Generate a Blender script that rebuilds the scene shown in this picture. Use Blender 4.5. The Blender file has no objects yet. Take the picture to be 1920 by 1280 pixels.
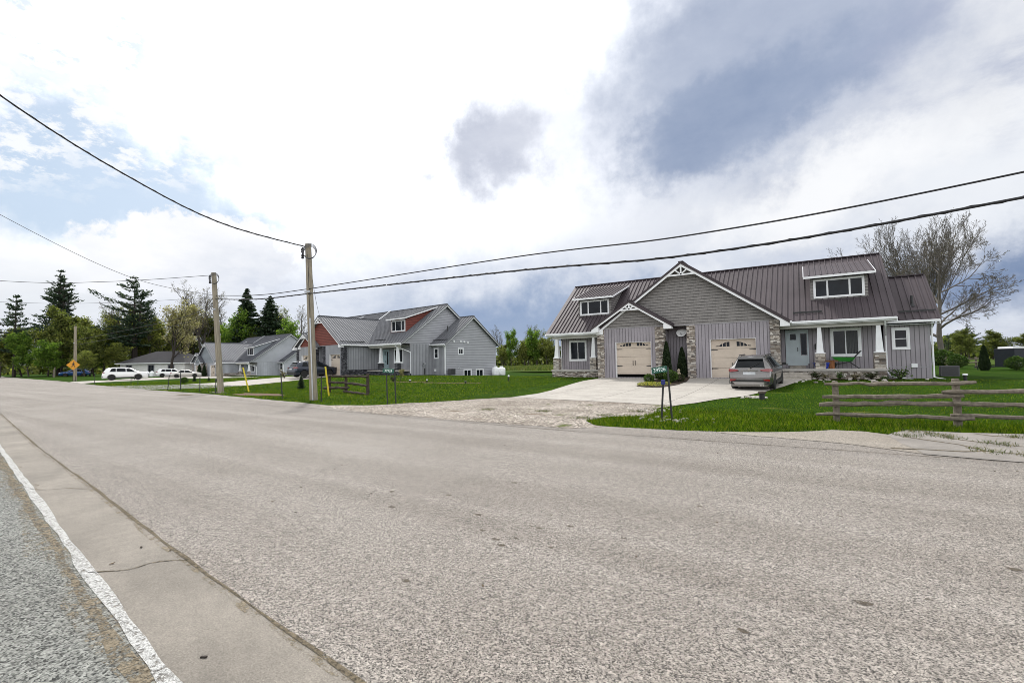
import bpy, bmesh, math, random
import numpy as np
from mathutils import Vector, Matrix, geometry
R_ = math.radians
SC = bpy.context.scene
COL = SC.collection
random.seed(7)

# ------------------------------------------------------------------ mesh helpers
class MB:
    def __init__(s): s.v = []; s.f = []
    def add(s, vs, fs):
        n = len(s.v); s.v += [tuple(p) for p in vs]; s.f += [tuple(i + n for i in f) for f in fs]
    def box(s, x0, x1, y0, y1, z0, z1):
        s.add([(x0,y0,z0),(x1,y0,z0),(x1,y1,z0),(x0,y1,z0),(x0,y0,z1),(x1,y0,z1),(x1,y1,z1),(x0,y1,z1)],
              [(0,3,2,1),(4,5,6,7),(0,1,5,4),(1,2,6,5),(2,3,7,6),(3,0,4,7)])
    def poly(s, pts): s.add(pts, [tuple(range(len(pts)))])
    def slab(s, pts, off):
        n = len(pts); o = Vector(off); q = [tuple(Vector(p) + o) for p in pts]
        s.add(list(pts) + q, [tuple(range(n)), tuple(range(2*n-1, n-1, -1))] + [(i, i+n, (i+1) % n + n, (i+1) % n) for i in range(n)])
    def bar(s, a, b, w, h, up=(0,0,1), lift=0.0):
        a = Vector(a); b = Vector(b); d = (b - a).normalized(); u = Vector(up)
        x = d.cross(u)
        if x.length < 1e-4: x = d.cross(Vector((0,1,0)))
        x.normalize(); y = x.cross(d).normalized()
        c = y * lift; vs = []
        for p in (a, b):
            for sx, sy in ((-1,-1),(1,-1),(1,1),(-1,1)): vs.append(p + c + x*sx*w/2 + y*sy*h/2)
        s.add(vs, [(0,1,2,3),(7,6,5,4),(0,4,5,1),(1,5,6,2),(2,6,7,3),(3,7,4,0)])
    def tube(s, pts, r, n=8, cap=True):
        pts = [Vector(p) for p in pts]; m = len(pts)
        rs = r if isinstance(r, (list, tuple)) else [r]*m
        b = len(s.v); ref = None
        for i, p in enumerate(pts):
            d = (pts[min(i+1, m-1)] - pts[max(i-1, 0)]).normalized()
            if ref is None: ref = Vector((0,0,1)) if abs(d.z) < .9 else Vector((1,0,0))
            x = ref - d*ref.dot(d)
            if x.length < 1e-5: x = d.orthogonal()
            x.normalize(); ref = x; y = d.cross(x)
            for k in range(n):
                t = 2*math.pi*k/n; s.v.append(tuple(p + (x*math.cos(t) + y*math.sin(t))*rs[i]))
        for i in range(m-1):
            for k in range(n):
                s.f.append((b+i*n+k, b+i*n+(k+1) % n, b+(i+1)*n+(k+1) % n, b+(i+1)*n+k))
        if cap:
            s.f.append(tuple(b+k for k in range(n-1, -1, -1))); s.f.append(tuple(b+(m-1)*n+k for k in range(n)))
    def lathe(s, prof, c=(0,0,0), n=16, axis='z'):
        b = len(s.v); m = len(prof)
        for r, h in prof:
            for k in range(n):
                t = 2*math.pi*k/n; x, y = r*math.cos(t), r*math.sin(t)
                p = (x, y, h) if axis == 'z' else ((x, h, y) if axis == 'y' else (h, x, y))
                s.v.append((p[0]+c[0], p[1]+c[1], p[2]+c[2]))
        for i in range(m-1):
            for k in range(n): s.f.append((b+i*n+k, b+i*n+(k+1) % n, b+(i+1)*n+(k+1) % n, b+(i+1)*n+k))
        s.f.append(tuple(b+k for k in range(n-1, -1, -1))); s.f.append(tuple(b+(m-1)*n+k for k in range(n)))
    def build(s, name, mat, parent=None, smooth=False, bevel=0):
        me = bpy.data.meshes.new(name); me.from_pydata(s.v, [], s.f); me.update()
        bm = bmesh.new(); bm.from_mesh(me)
        if len(bm.faces) < 20000: bmesh.ops.recalc_face_normals(bm, faces=bm.faces)
        bm.to_mesh(me); bm.free()
        return link(name, me, mat, parent, smooth, bevel)
def link(name, me, mat, parent=None, smooth=False, bevel=0):
    if mat: me.materials.append(mat)
    if smooth: me.polygons.foreach_set('use_smooth', [True]*len(me.polygons))
    o = bpy.data.objects.new(name, me); COL.objects.link(o)
    if parent: o.parent = parent
    if bevel:
        b = o.modifiers.new('bevel', 'BEVEL'); b.width = bevel; b.segments = 2; b.limit_method = 'ANGLE'
    return o
def tag(o, label=None, cat=None, group=None, kind=None):
    if label: o['label'] = label
    if cat: o['category'] = cat
    if group: o['group'] = group
    if kind: o['kind'] = kind
    return o
def empty(name, loc, rz, label, cat, group=None):
    o = bpy.data.objects.new(name, None); COL.objects.link(o); o.empty_display_size = .3
    o.location = loc; o.rotation_euler = (0,0,rz); return tag(o, label, cat, group)
def dup(root, loc, rz, label, group=None, scale=None):
    def cp(o, par):
        c = o.copy(); COL.objects.link(c); c.parent = par
        for ch in o.children: cp(ch, c)
        return c
    r = cp(root, None); r.location = loc; r.rotation_euler = (0,0,rz); r['label'] = label
    if group: r['group'] = group
    if scale: r.scale = scale
    return r

# ------------------------------------------------------------------ terrain
EX = [-400,-160,-143,-82,-57,-43,-32,-20,-14,-5,3,30,400]
EY = [42,24,21.8,17.1,14.3,13,12.5,11.2,10.4,10.0,10.3,11,26]
def yE(X): return float(np.interp(X, EX, EY))
def gz(X, Y):
    A = float(np.interp(X, [-85,-45], [-.35,.45])); div = float(np.interp(X, [-35,-15], [11,14]))
    t = min(max((Y-yE(X)-6)/div, 0), 1)
    z = A*t*t - .5*math.exp(-((X+30)**2/64+(Y-46)**2/64))
    return z

# ------------------------------------------------------------------ materials
class NT:
    def __init__(s, name):
        s.m = bpy.data.materials.new(name); s.m.use_nodes = True; s.t = s.m.node_tree
        s.t.nodes.clear()
        s.out = s.t.nodes.new('ShaderNodeOutputMaterial'); s.b = s.n('ShaderNodeBsdfPrincipled')
        s.L(s.b.outputs[0], s.out.inputs[0]); s._tc = None
    def n(s, t, **k):
        x = s.t.nodes.new(t)
        for a, v in k.items(): setattr(x, a, v)
        return x
    def L(s, a, b): s.t.links.new(a, b)
    def put(s, sock, v):
        if hasattr(v, 'is_output'): s.L(v, sock)
        else: sock.default_value = v
    @property
    def tc(s):
        if not s._tc: s._tc = s.n('ShaderNodeTexCoord')
        return s._tc
    def M(s, op, a, b=None, c=None, clamp=False):
        x = s.n('ShaderNodeMath', operation=op); x.use_clamp = clamp; s.put(x.inputs[0], a)
        if b is not None: s.put(x.inputs[1], b)
        if c is not None: s.put(x.inputs[2], c)
        return x.outputs[0]
    def VM(s, op, a, b=None):
        x = s.n('ShaderNodeVectorMath', operation=op); s.put(x.inputs[0], a)
        if b is not None: s.put(x.inputs[1], b)
        return x.outputs['Value'] if op in ('DOT_PRODUCT','LENGTH') else x.outputs[0]
    def xyz(s, v):
        x = s.n('ShaderNodeSeparateXYZ'); s.put(x.inputs[0], v); return x.outputs
    def comb(s, x, y, z):
        c = s.n('ShaderNodeCombineXYZ'); s.put(c.inputs[0], x); s.put(c.inputs[1], y); s.put(c.inputs[2], z); return c.outputs[0]
    def noise(s, vec, scale, detail=4, rough=.55, out=0):
        x = s.n('ShaderNodeTexNoise'); s.put(x.inputs['Vector'], vec); x.inputs['Scale'].default_value = scale
        x.inputs['Detail'].default_value = detail; x.inputs['Roughness'].default_value = rough; return x.outputs[out]
    def ramp(s, f, stops, interp='LINEAR'):
        x = s.n('ShaderNodeValToRGB'); r = x.color_ramp; r.interpolation = interp
        while len(r.elements) < len(stops): r.elements.new(.5)
        for e, (p, c) in zip(r.elements, stops):
            e.position = p; e.color = (*c, 1) if not isinstance(c, (int, float)) else (c, c, c, 1)
        s.put(x.inputs[0], f); return x.outputs[0]
    def mix(s, f, a, b, blend='MIX'):
        x = s.n('ShaderNodeMix', data_type='RGBA', blend_type=blend)
        s.put(x.inputs[0], f)
        for k, v in ((6, a), (7, b)):
            s.put(x.inputs[k], v if hasattr(v, 'is_output') else (*v, 1))
        return x.outputs[2]
    def sm(s, x, lo, hi, a=0., b=1.):
        m = s.n('ShaderNodeMapRange', interpolation_type='SMOOTHSTEP'); s.put(m.inputs[0], x)
        m.inputs[1].default_value = lo; m.inputs[2].default_value = hi; m.inputs[3].default_value = a; m.inputs[4].default_value = b
        return m.outputs[0]
    def bump(s, h, dist=.01, strength=1., normal=None):
        x = s.n('ShaderNodeBump'); x.inputs['Distance'].default_value = dist; x.inputs['Strength'].default_value = strength
        s.put(x.inputs['Height'], h)
        if normal: s.L(normal, x.inputs['Normal'])
        s.L(x.outputs[0], s.b.inputs['Normal']); return x.outputs[0]
    def base(s, c): s.put(s.b.inputs['Base Color'], c if hasattr(c, 'is_output') else (*c, 1))
    def set(s, **k):
        for a, v in k.items(): s.put(s.b.inputs[a.replace('_', ' ')], v)
        return s
    def wall_uv(s):
        t = s.tc; o = s.xyz(t.outputs['Object']); nn = s.xyz(s.VM('ABSOLUTE', t.outputs['Normal']))
        f = s.M('GREATER_THAN', nn[0], .6)
        u = s.M('ADD', s.M('MULTIPLY', o[0], s.M('SUBTRACT', 1., f)), s.M('MULTIPLY', o[1], f))
        return u, o[2]
def plain(name, c, rough=.6, metal=0., var=.12, scale=3., spec=.5, coat=0., bump=0.):
    m = NT(name); nz = m.noise(m.tc.outputs['Object'], scale, 5)
    m.base(m.mix(1., c, m.ramp(nz, [(.3, 1-var), (.7, 1+var)]), 'MULTIPLY'))
    m.set(Roughness=rough, Metallic=metal, Specular_IOR_Level=spec, Coat_Weight=coat)
    if bump: m.bump(m.noise(m.tc.outputs['Object'], scale*12, 4), bump)
    return m.m
def siding_bb(name, c, step=.2):
    m = NT(name); u, z = m.wall_uv()
    fr = m.M('FRACT', m.M('DIVIDE', u, step))
    g = m.M('LESS_THAN', m.M('ABSOLUTE', m.M('SUBTRACT', fr, .5)), .085)
    nz = m.noise(m.tc.outputs['Object'], 1.3, 5)
    col = m.mix(1., c, m.ramp(nz, [(.3, .9), (.7, 1.08)]), 'MULTIPLY')
    pid = m.n('ShaderNodeTexWhiteNoise', noise_dimensions='1D'); m.put(pid.inputs['W'], m.M('FLOOR', m.M('ADD', m.M('DIVIDE', u, step), .5)))
    col = m.mix(1., col, m.ramp(pid.outputs['Value'], [(0, .95), (1, 1.05)]), 'MULTIPLY')
    sp = m.n('ShaderNodeMapping'); m.L(m.tc.outputs['Object'], sp.inputs[0]); sp.inputs['Scale'].default_value = (4,4,.35); col = m.mix(1., col, m.ramp(m.noise(sp.outputs[0], 1., 5, .6), [(.3, .88), (.7, 1.06)]), 'MULTIPLY')
    col = m.mix(g, col, tuple(x*.4 for x in c)); m.base(col); m.set(Roughness=.55)
    m.bump(m.M('SUBTRACT', 1., g), .012); return m.m
def siding_lap(name, c, step=.19):
    m = NT(name); u, z = m.wall_uv(); fr = m.M('FRACT', m.M('DIVIDE', z, step))
    nz = m.noise(m.tc.outputs['Object'], 1.1, 5)
    col = m.mix(1., c, m.ramp(nz, [(.3, .93), (.7, 1.06)]), 'MULTIPLY')
    col = m.mix(m.M('LESS_THAN', fr, .15), col, tuple(x*.45 for x in c)); m.base(col); m.set(Roughness=.5)
    m.bump(m.M('SUBTRACT', 1., fr), .018); return m.m
def shake(name, c, row=.18, w=.32):
    m = NT(name); u, z = m.wall_uv()
    b = m.n('ShaderNodeTexBrick'); m.put(b.inputs['Vector'], m.comb(u, z, 0.))
    b.inputs['Color1'].default_value = (*[x*.93 for x in c], 1); b.inputs['Color2'].default_value = (*[min(1, x*1.06) for x in c], 1)
    b.inputs['Mortar'].default_value = (*[x*.6 for x in c], 1); b.inputs['Scale'].default_value = 1.
    b.inputs['Mortar Size'].default_value = .008; b.inputs['Brick Width'].default_value = w; b.inputs['Row Height'].default_value = row
    fr = m.M('FRACT', m.M('DIVIDE', z, row))
    col = m.mix(m.M('LESS_THAN', fr, .17), b.outputs[0], tuple(x*.3 for x in c))
    nz = m.noise(m.tc.outputs['Object'], 9, 5); col = m.mix(1., col, m.ramp(nz, [(.3, .88), (.7, 1.1)]), 'MULTIPLY')
    m.base(col); m.set(Roughness=.7); m.bump(m.M('SUBTRACT', 1., fr), .02); return m.m
def island_col(name, stops, rough=.85, scale=30., bump=.006, coarse=None):
    m = NT(name); g = m.n('ShaderNodeNewGeometry')
    col = m.ramp(g.outputs['Random Per Island'], stops)
    nz = m.noise(m.tc.outputs['Object'], scale, 5); col = m.mix(1., col, m.ramp(nz, [(.25, .72), (.75, 1.25)]), 'MULTIPLY')
    m.base(col); m.set(Roughness=rough, Specular_IOR_Level=.3)
    if bump: m.bump(nz, bump)
    return m.m
def leafmat(name, stops, trans=.35, rough=.6, patch=None, spec=.25, tb=.8):
    m = NT(name); g = m.n('ShaderNodeNewGeometry')
    col = m.ramp(g.outputs['Random Per Island'], stops)
    if patch:
        o = m.tc.outputs['Object']; col = m.mix(1., col, m.ramp(m.noise(o, .7, 6, .65), [(.3, (.6,.64,.6)), (.7, (1.3,1.25,1.2))]), 'MULTIPLY')
        mp = m.n('ShaderNodeMapping'); m.L(o, mp.inputs[0]); mp.inputs['Scale'].default_value = (.35,1,1); col = m.mix(m.sm(m.noise(mp.outputs[0], .9, 5, .6), .6, .7, 0, .7), col, patch)
    m.base(col); m.set(Roughness=rough, Specular_IOR_Level=spec)
    t = m.n('ShaderNodeBsdfTranslucent'); m.put(t.inputs[0], m.mix(1., col, (1.25, 1.35, tb), 'MULTIPLY'))
    x = m.n('ShaderNodeMixShader'); x.inputs[0].default_value = trans
    m.L(m.b.outputs[0], x.inputs[1]); m.L(t.outputs[0], x.inputs[2]); m.L(x.outputs[0], m.out.inputs[0]); return m.m
def roofmat(name, c, rough=.6):
    m = NT(name); o = m.tc.outputs['Object']
    nz = m.noise(o, .7, 5); nz2 = m.noise(o, 14, 4)
    col = m.mix(1., c, m.ramp(nz, [(.3, .88), (.7, 1.12)]), 'MULTIPLY')
    col = m.mix(1., col, m.ramp(nz2, [(.3, .94), (.7, 1.06)]), 'MULTIPLY')
    m.base(col); m.set(Roughness=m.ramp(nz2, [(.2, rough-.06), (.8, rough+.1)]), Specular_IOR_Level=.22); m.bump(nz, .02, .4); return m.m
def bark(name, c, sx=18., sz=2.):
    m = NT(name); o = m.tc.outputs['Object']; mp = m.n('ShaderNodeMapping'); m.L(o, mp.inputs[0]); mp.inputs['Scale'].default_value = (sx, sx, sz)
    nz = m.noise(mp.outputs[0], 1., 6, .65); col = m.ramp(nz, [(.25, tuple(x*.5 for x in c)), (.55, c), (.8, tuple(min(1, x*1.5) for x in c))])
    m.base(col); m.set(Roughness=.9, Specular_IOR_Level=.2); m.bump(nz, .02); return m.m
def paint(name, c, metal=.6, rough=.28):
    m = NT(name); nz = m.noise(m.tc.outputs['Object'], 400, 2)
    m.base(m.mix(1., c, m.ramp(nz, [(.3, .93), (.7, 1.07)]), 'MULTIPLY')); m.set(Roughness=rough, Metallic=metal, Coat_Weight=.7, Coat_Roughness=.06); return m.m
def glassmat(name, c=(.012,.015,.02), rough=.04):
    m = NT(name); nz = m.noise(m.tc.outputs['Object'], 1.5, 3)
    m.base(m.mix(1., c, m.ramp(nz, [(.3, .5), (.7, 1.6)]), 'MULTIPLY')); m.set(Roughness=rough, Specular_IOR_Level=.18)
    m.bump(m.noise(m.tc.outputs['Object'], .8, 2), .004); return m.m

def speckle_alpha(name, c1, c2, scale, thr, amask, ascale):
    m = NT(name); o = m.tc.outputs['Object']; n = m.noise(o, scale, 6, .7); m.base(m.ramp(n, [(thr[0], c1), (thr[1], c2)])); m.set(Roughness=.9, Specular_IOR_Level=.2); m.bump(n, .01)
    a = m.M('ADD', m.M('MULTIPLY', m.noise(o, ascale, 6, .7), .55), m.M('MULTIPLY', m.noise(o, ascale*9, 4, .7), .45))
    t = m.n('ShaderNodeBsdfTransparent'); x = m.n('ShaderNodeMixShader'); m.put(x.inputs[0], m.sm(a, amask[0], amask[1])); m.L(t.outputs[0], x.inputs[1]); m.L(m.b.outputs[0], x.inputs[2]); m.L(x.outputs[0], m.out.inputs[0]); return m.m
MT = dict(
    white=plain('white_trim', (.84,.85,.87), .45, var=.05), white2=plain('white_vinyl', (.82,.83,.85), .4, var=.05),
    grey_trim=plain('grey_trim', (.3,.29,.31), .5, var=.06),
    black=plain('black_metal', (.015,.016,.018), .45), dark=plain('dark_void', (.006,.006,.007), .9),
    tan=plain('tan_door', (.57,.485,.4), .5, var=.05, scale=2), tan_trim=plain('beige_fascia', (.5,.49,.45), .5, var=.05),
    glass=glassmat('window_glass'), glass_car=glassmat('car_glass', (.01,.012,.014), .03),
    bb1=siding_bb('siding_warm_grey', (.32,.294,.322)), bb2=siding_bb('siding_grey', (.345,.352,.38)),
    bb3=siding_bb('siding_pale_blue', (.425,.44,.48)),
    lap2=siding_lap('lap_grey', (.375,.38,.41)), lap3=siding_lap('lap_pale_blue', (.425,.44,.48)),
    shake1=shake('shake_grey', (.235,.22,.212)), shake2=shake('shake_red', (.2,.05,.035)), shake3=shake('shake_blue', (.3,.335,.37)),
    roof1=roofmat('roof_brown', (.066,.053,.059)), roof2=roofmat('roof_grey', (.15,.154,.168)), roof3=roofmat('roof_slate', (.115,.12,.137)),
    shingle=roofmat('roof_shingle_dark', (.028,.027,.031), .8),
    stone1=island_col('ledge_stone_tan', [(0,(.08,.065,.057)),(.2,(.22,.18,.15)),(.4,(.44,.385,.33)),(.55,(.62,.57,.51)),(.7,(.14,.125,.118)),(.85,(.36,.325,.29)),(1,(.72,.68,.63))]),
    stone2=island_col('ledge_stone_grey', [(0,(.02,.02,.024)),(.4,(.05,.052,.06)),(.75,(.1,.1,.115)),(1,(.17,.17,.19))]),
    slabstone=plain('step_stone', (.36,.33,.29), .8, var=.3, scale=5, bump=.01),
    porch=plain('porch_slab', (.42,.4,.37), .8, var=.1), door=plain('door_paint', (.47,.54,.57), .4, var=.04), door2=plain('door_teal', (.36,.47,.5), .4),
    brick_white=shake('white_brick', (.8,.8,.77), .075, .22),
    tyre=plain('tyre_rubber', (.012,.012,.012), .8), rim=plain('alloy_rim', (.4,.4,.41), .3, .8), chrome=plain('chrome', (.6,.6,.62), .18, 1.),
    redlight=plain('tail_light_red', (.22,.004,.006), .15, coat=.8), headlight=plain('head_light', (.7,.72,.75), .1, coat=.8),
    plastic=plain('black_plastic', (.012,.012,.013), .55), plate=plain('licence_plate', (.55,.58,.62), .4),
    p_silver=paint('paint_titanium', (.19,.18,.175), .8, .22), p_navy=paint('paint_navy', (.012,.018,.035), .4), p_white=paint('paint_white', (.8,.8,.8), .0, .3),
    p_cham=paint('paint_champagne', (.5,.49,.46), .5), p_blue=paint('paint_blue', (.012,.06,.2), .4), p_blue2=paint('paint_light_blue', (.03,.12,.28), .4),
    pole=bark('weathered_pole', (.3,.265,.205), 14, 1.2), rail=bark('cedar_rail', (.185,.16,.128), 14, 14), rail2=bark('dark_rail', (.07,.055,.045), 8, 8),
    bark=bark('tree_bark', (.085,.075,.066)), bark_d=bark('tree_bark_dark', (.045,.038,.033)), bark_p=bark('tree_bark_pale', (.14,.125,.11)),
    yellow=plain('yellow_plastic', (.62,.5,.02), .5), sign_green=plain('sign_green', (.006,.085,.055), .45), sign_txt=plain('sign_letters', (.85,.95,.92), .5),
    sign_yel=plain('sign_amber', (.62,.27,.01), .5), blue_refl=plain('blue_reflector', (.01,.02,.16), .4),
    tank=plain('tank_white', (.88,.89,.9), .4), ac=plain('ac_casing', (.07,.07,.075), .5, var=.2, scale=20),
    barrow=plain('green_plastic', (.02,.2,.02), .4), tub=plain('blue_plastic', (.01,.03,.3), .35), wood=bark('stool_wood', (.25,.11,.05), 20, 3), wood_l=bark('handle_wood', (.5,.33,.15), 20, 3),
    trailer=plain('trailer_skin', (.018,.022,.03), .35, .3), galv=plain('galvanised', (.45,.46,.48), .4, .8), cable=plain('cable_jacket', (.012,.012,.014), .6), coilm=plain('coil_cable', (.1,.1,.11), .5),
    orn=plain('garden_stone', (.4,.33,.24), .9, var=.3, scale=12), curtain=plain('curtain', (.075,.08,.08), .8),
    cedar=leafmat('cedar_foliage', [(0,(.008,.018,.007)),(.6,(.018,.035,.012)),(1,(.04,.06,.02))], .15),
    box=leafmat('boxwood_leaves', [(0,(.02,.045,.008)),(.6,(.05,.1,.018)),(1,(.11,.16,.03))], .25),
    ylw=leafmat('yellow_flowers', [(0,(.06,.12,.02)),(.5,(.12,.18,.03)),(.6,(.5,.42,.05)),(1,(.65,.6,.2))], .3),
    shrub=leafmat('shrub_leaves', [(0,(.015,.03,.01)),(.5,(.04,.07,.02)),(1,(.1,.06,.05))], .25),
    spruce=leafmat('spruce_needles', [(0,(.008,.02,.01)),(.6,(.02,.04,.017)),(1,(.045,.07,.028))], .15),
    pine=leafmat('pine_needles', [(0,(.012,.026,.016)),(.6,(.03,.056,.03)),(1,(.07,.1,.05))], .2),
    leaf=leafmat('spring_leaves', [(0,(.04,.06,.014)),(.5,(.16,.19,.04)),(1,(.34,.34,.1))], .45),
    leaf_d=leafmat('dark_leaves', [(0,(.03,.045,.012)),(.5,(.1,.125,.03)),(1,(.23,.24,.065))], .45),
    leaf_g=leafmat('fresh_green_leaves', [(0,(.04,.09,.012)),(.5,(.11,.2,.025)),(1,(.25,.34,.06))], .45),
    bud=leafmat('pale_buds', [(0,(.12,.12,.04)),(.5,(.28,.25,.12)),(1,(.5,.45,.3))], .4),
    budr=leafmat('brown_buds', [(0,(.09,.07,.05)),(.6,(.15,.125,.07)),(1,(.22,.21,.09))], .4),
    litter=island_col('leaf_litter', [(0,(.02,.013,.008)),(1,(.1,.07,.04))], bump=0),
    rock=island_col('pale_rock', [(0,(.2,.18,.16)),(1,(.6,.57,.52))], scale=8),
)
# ------------------------------------------------------------------ ground materials
def asphalt_mat(name, lo, hi, tint=(1,.985,.96), grain=110., spots=True):
    m = NT(name); o = m.tc.outputs['Object']
    vo = m.n('ShaderNodeTexVoronoi'); m.L(o, vo.inputs['Vector']); vo.inputs['Scale'].default_value = grain
    cellv = m.xyz(vo.outputs['Color'])[0]
    n1 = m.noise(o, grain*.55, 3); g = m.M('ADD', m.M('MULTIPLY', cellv, .6), m.M('MULTIPLY', n1, .4))
    stone = m.ramp(g, [(.24, tuple(lo*t for t in tint)), (.42, tuple((lo*.55+hi*.45)*t for t in tint)), (.74, tuple(hi*t for t in tint))])
    far = m.noise(o, 14, 4, .7)
    stone = m.mix(1., stone, m.ramp(far, [(.3, .8), (.7, 1.17)]), 'MULTIPLY'); stone = m.mix(1., stone, m.ramp(m.noise(o, 38, 3, .7), [(.32, .7), (.68, 1.26)]), 'MULTIPLY')
    mp = m.n('ShaderNodeMapping'); m.L(o, mp.inputs[0]); mp.inputs['Scale'].default_value = (.035, 1.1, 1)
    st = m.noise(mp.outputs[0], 1., 5, .6)
    stone = m.mix(1., stone, m.ramp(st, [(.34, (.83,.815,.8)), (.66, (1.06,1.06,1.06))]), 'MULTIPLY')
    bl = m.noise(o, .3, 6, .65); stone = m.mix(1., stone, m.ramp(bl, [(.3, (.85,.835,.82)), (.7, (1.07,1.07,1.07))]), 'MULTIPLY')
    if spots:
        v2 = m.n('ShaderNodeTexVoronoi'); mp2 = m.n('ShaderNodeMapping'); m.L(o, mp2.inputs[0]); mp2.inputs['Scale'].default_value = (1, 1, 1)
        wv = m.VM('ADD', mp2.outputs[0], m.VM('MULTIPLY', m.noise(o, 6, 3, out=1), (.16,.16,0)))
        m.L(wv, v2.inputs['Vector']); v2.inputs['Scale'].default_value = 1.9
        rnd = m.xyz(v2.outputs['Color'])[1]
        rad = m.M('MULTIPLY', m.M('MAXIMUM', m.M('SUBTRACT', rnd, .62), 0.), .22)
        dm = m.M('MULTIPLY', m.sm(m.M('SUBTRACT', v2.outputs['Distance'], rad), -.03, .012, 1, 0), m.sm(m.noise(o, .5, 2), .48, .6))
        stone = m.mix(m.M('MULTIPLY', dm, .5), stone, tuple(lo*.55*t for t in tint))
    m.base(stone); m.set(Roughness=.85, Specular_IOR_Level=.35)
    m.bump(m.M('ADD', m.M('MULTIPLY', vo.outputs['Distance'], -1.), m.M('MULTIPLY', n1, .6)), .006, .9); return m.m
def concrete_mat(name, c, joints=None, stain=.16, grain=60):
    m = NT(name); o = m.tc.outputs['Object']
    n1 = m.noise(o, grain, 4); n2 = m.noise(o, .9, 6, .65); n3 = m.noise(o, 7, 5, .7)
    col = m.mix(1., c, m.ramp(n1, [(.3, .74), (.7, 1.2)]), 'MULTIPLY')
    col = m.mix(1., col, m.ramp(n2, [(.3, 1-stain), (.7, 1+stain*.5)]), 'MULTIPLY')
    col = m.mix(1., col, m.ramp(n3, [(.25, .88), (.6, 1.04)]), 'MULTIPLY')
    if joints:
        x = m.xyz(o)
        for k, ax in enumerate((0, 1)):
            fr = m.M('ABSOLUTE', m.M('SUBTRACT', m.M('FRACT', m.M('DIVIDE', x[ax], joints[k])), .5))
            col = m.mix(m.M('LESS_THAN', fr, .02/joints[k]), col, tuple(v*.45 for v in c))
    n5 = m.noise(o, grain*1.9, 3, .7); col = m.mix(1., col, m.ramp(n5, [(.33, .72), (.5, 1.), (.66, 1.28)]), 'MULTIPLY')
    m.base(col); m.set(Roughness=.85, Specular_IOR_Level=.3); m.bump(n5, .003); return m.m
def gravel_mat(name):
    m = NT(name); o = m.tc.outputs['Object']
    vo = m.n('ShaderNodeTexVoronoi'); m.L(o, vo.inputs['Vector']); vo.inputs['Scale'].default_value = 26
    c = m.ramp(m.xyz(vo.outputs['Color'])[0], [(0,(.085,.075,.066)),(.5,(.25,.225,.2)),(1,(.55,.51,.47))])
    n2 = m.noise(o, .55, 6, .65); c = m.mix(1., c, m.ramp(n2, [(.3, (.62,.58,.53)), (.65, (1.1,1.08,1.04))]), 'MULTIPLY')
    n4 = m.noise(o, .8, 5, .7); c = m.mix(m.sm(n4, .6, .68), c, (.085,.1,.03))
    mp = m.n('ShaderNodeMapping'); m.L(o, mp.inputs[0]); mp.inputs['Scale'].default_value = (.5, 2.2, 1); mp.inputs['Location'].default_value = (3, 1, 0)
    n3 = m.noise(mp.outputs[0], 1.1, 5, .6); c = m.mix(m.sm(n3, .6, .7), c, (.13,.09,.065))
    m.base(c); m.set(Roughness=.95, Specular_IOR_Level=.2); m.bump(m.M('MULTIPLY', vo.outputs['Distance'], -1.), .02); return m.m
def grass_ground(name, a, b, dry):
    m = NT(name); o = m.tc.outputs['Object']
    n1 = m.noise(o, 22, 6, .7); n2 = m.noise(o, .55, 6, .62); n3 = m.noise(o, .16, 4)
    c = m.ramp(n1, [(.25, tuple(x*.45 for x in a)), (.5, a), (.75, b)])
    c = m.mix(1., c, m.ramp(n2, [(.3, .7), (.7, 1.25)]), 'MULTIPLY')
    mp = m.n('ShaderNodeMapping'); m.L(o, mp.inputs[0]); mp.inputs['Scale'].default_value = (.35, 1., 1)
    n4 = m.noise(mp.outputs[0], .9, 5, .6)
    c = m.mix(m.sm(n4, .62, .72, 0, .5), c, dry); c = m.mix(m.sm(n3, .5, .7, 0, .35), c, b)
    m.base(c); m.set(Roughness=1., Specular_IOR_Level=.04); m.bump(n1, .05); return m.m
def speckle(name, c1, c2, scale, thr=(.4,.6), rough=.9):
    m = NT(name); o = m.tc.outputs['Object']; n = m.noise(o, scale, 6, .7)
    m.base(m.ramp(n, [(thr[0], c1), (thr[1], c2)])); m.set(Roughness=rough, Specular_IOR_Level=.2); m.bump(n, .01); return m.m
STAINS = [(-2.81,3.73),(-2.56,3.61),(-2.44,3.52),(-2.41,3.73),(-2.45,4.08),(-2.35,4.07),(-2.02,3.71),(-4.18,3.78),(-4.67,4.23),(-3.9,4.48),(-2.1,4.28),(-3.13,4.08),(-1.53,4.25),(-2.69,2.57),(.22,6.0),(.26,3.98),(.64,4.27),(-3.5,5.4),(-5.6,5.0),(-1.1,5.6),(-6.8,6.6),(-.4,3.2),(1.3,5.2)]
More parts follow.
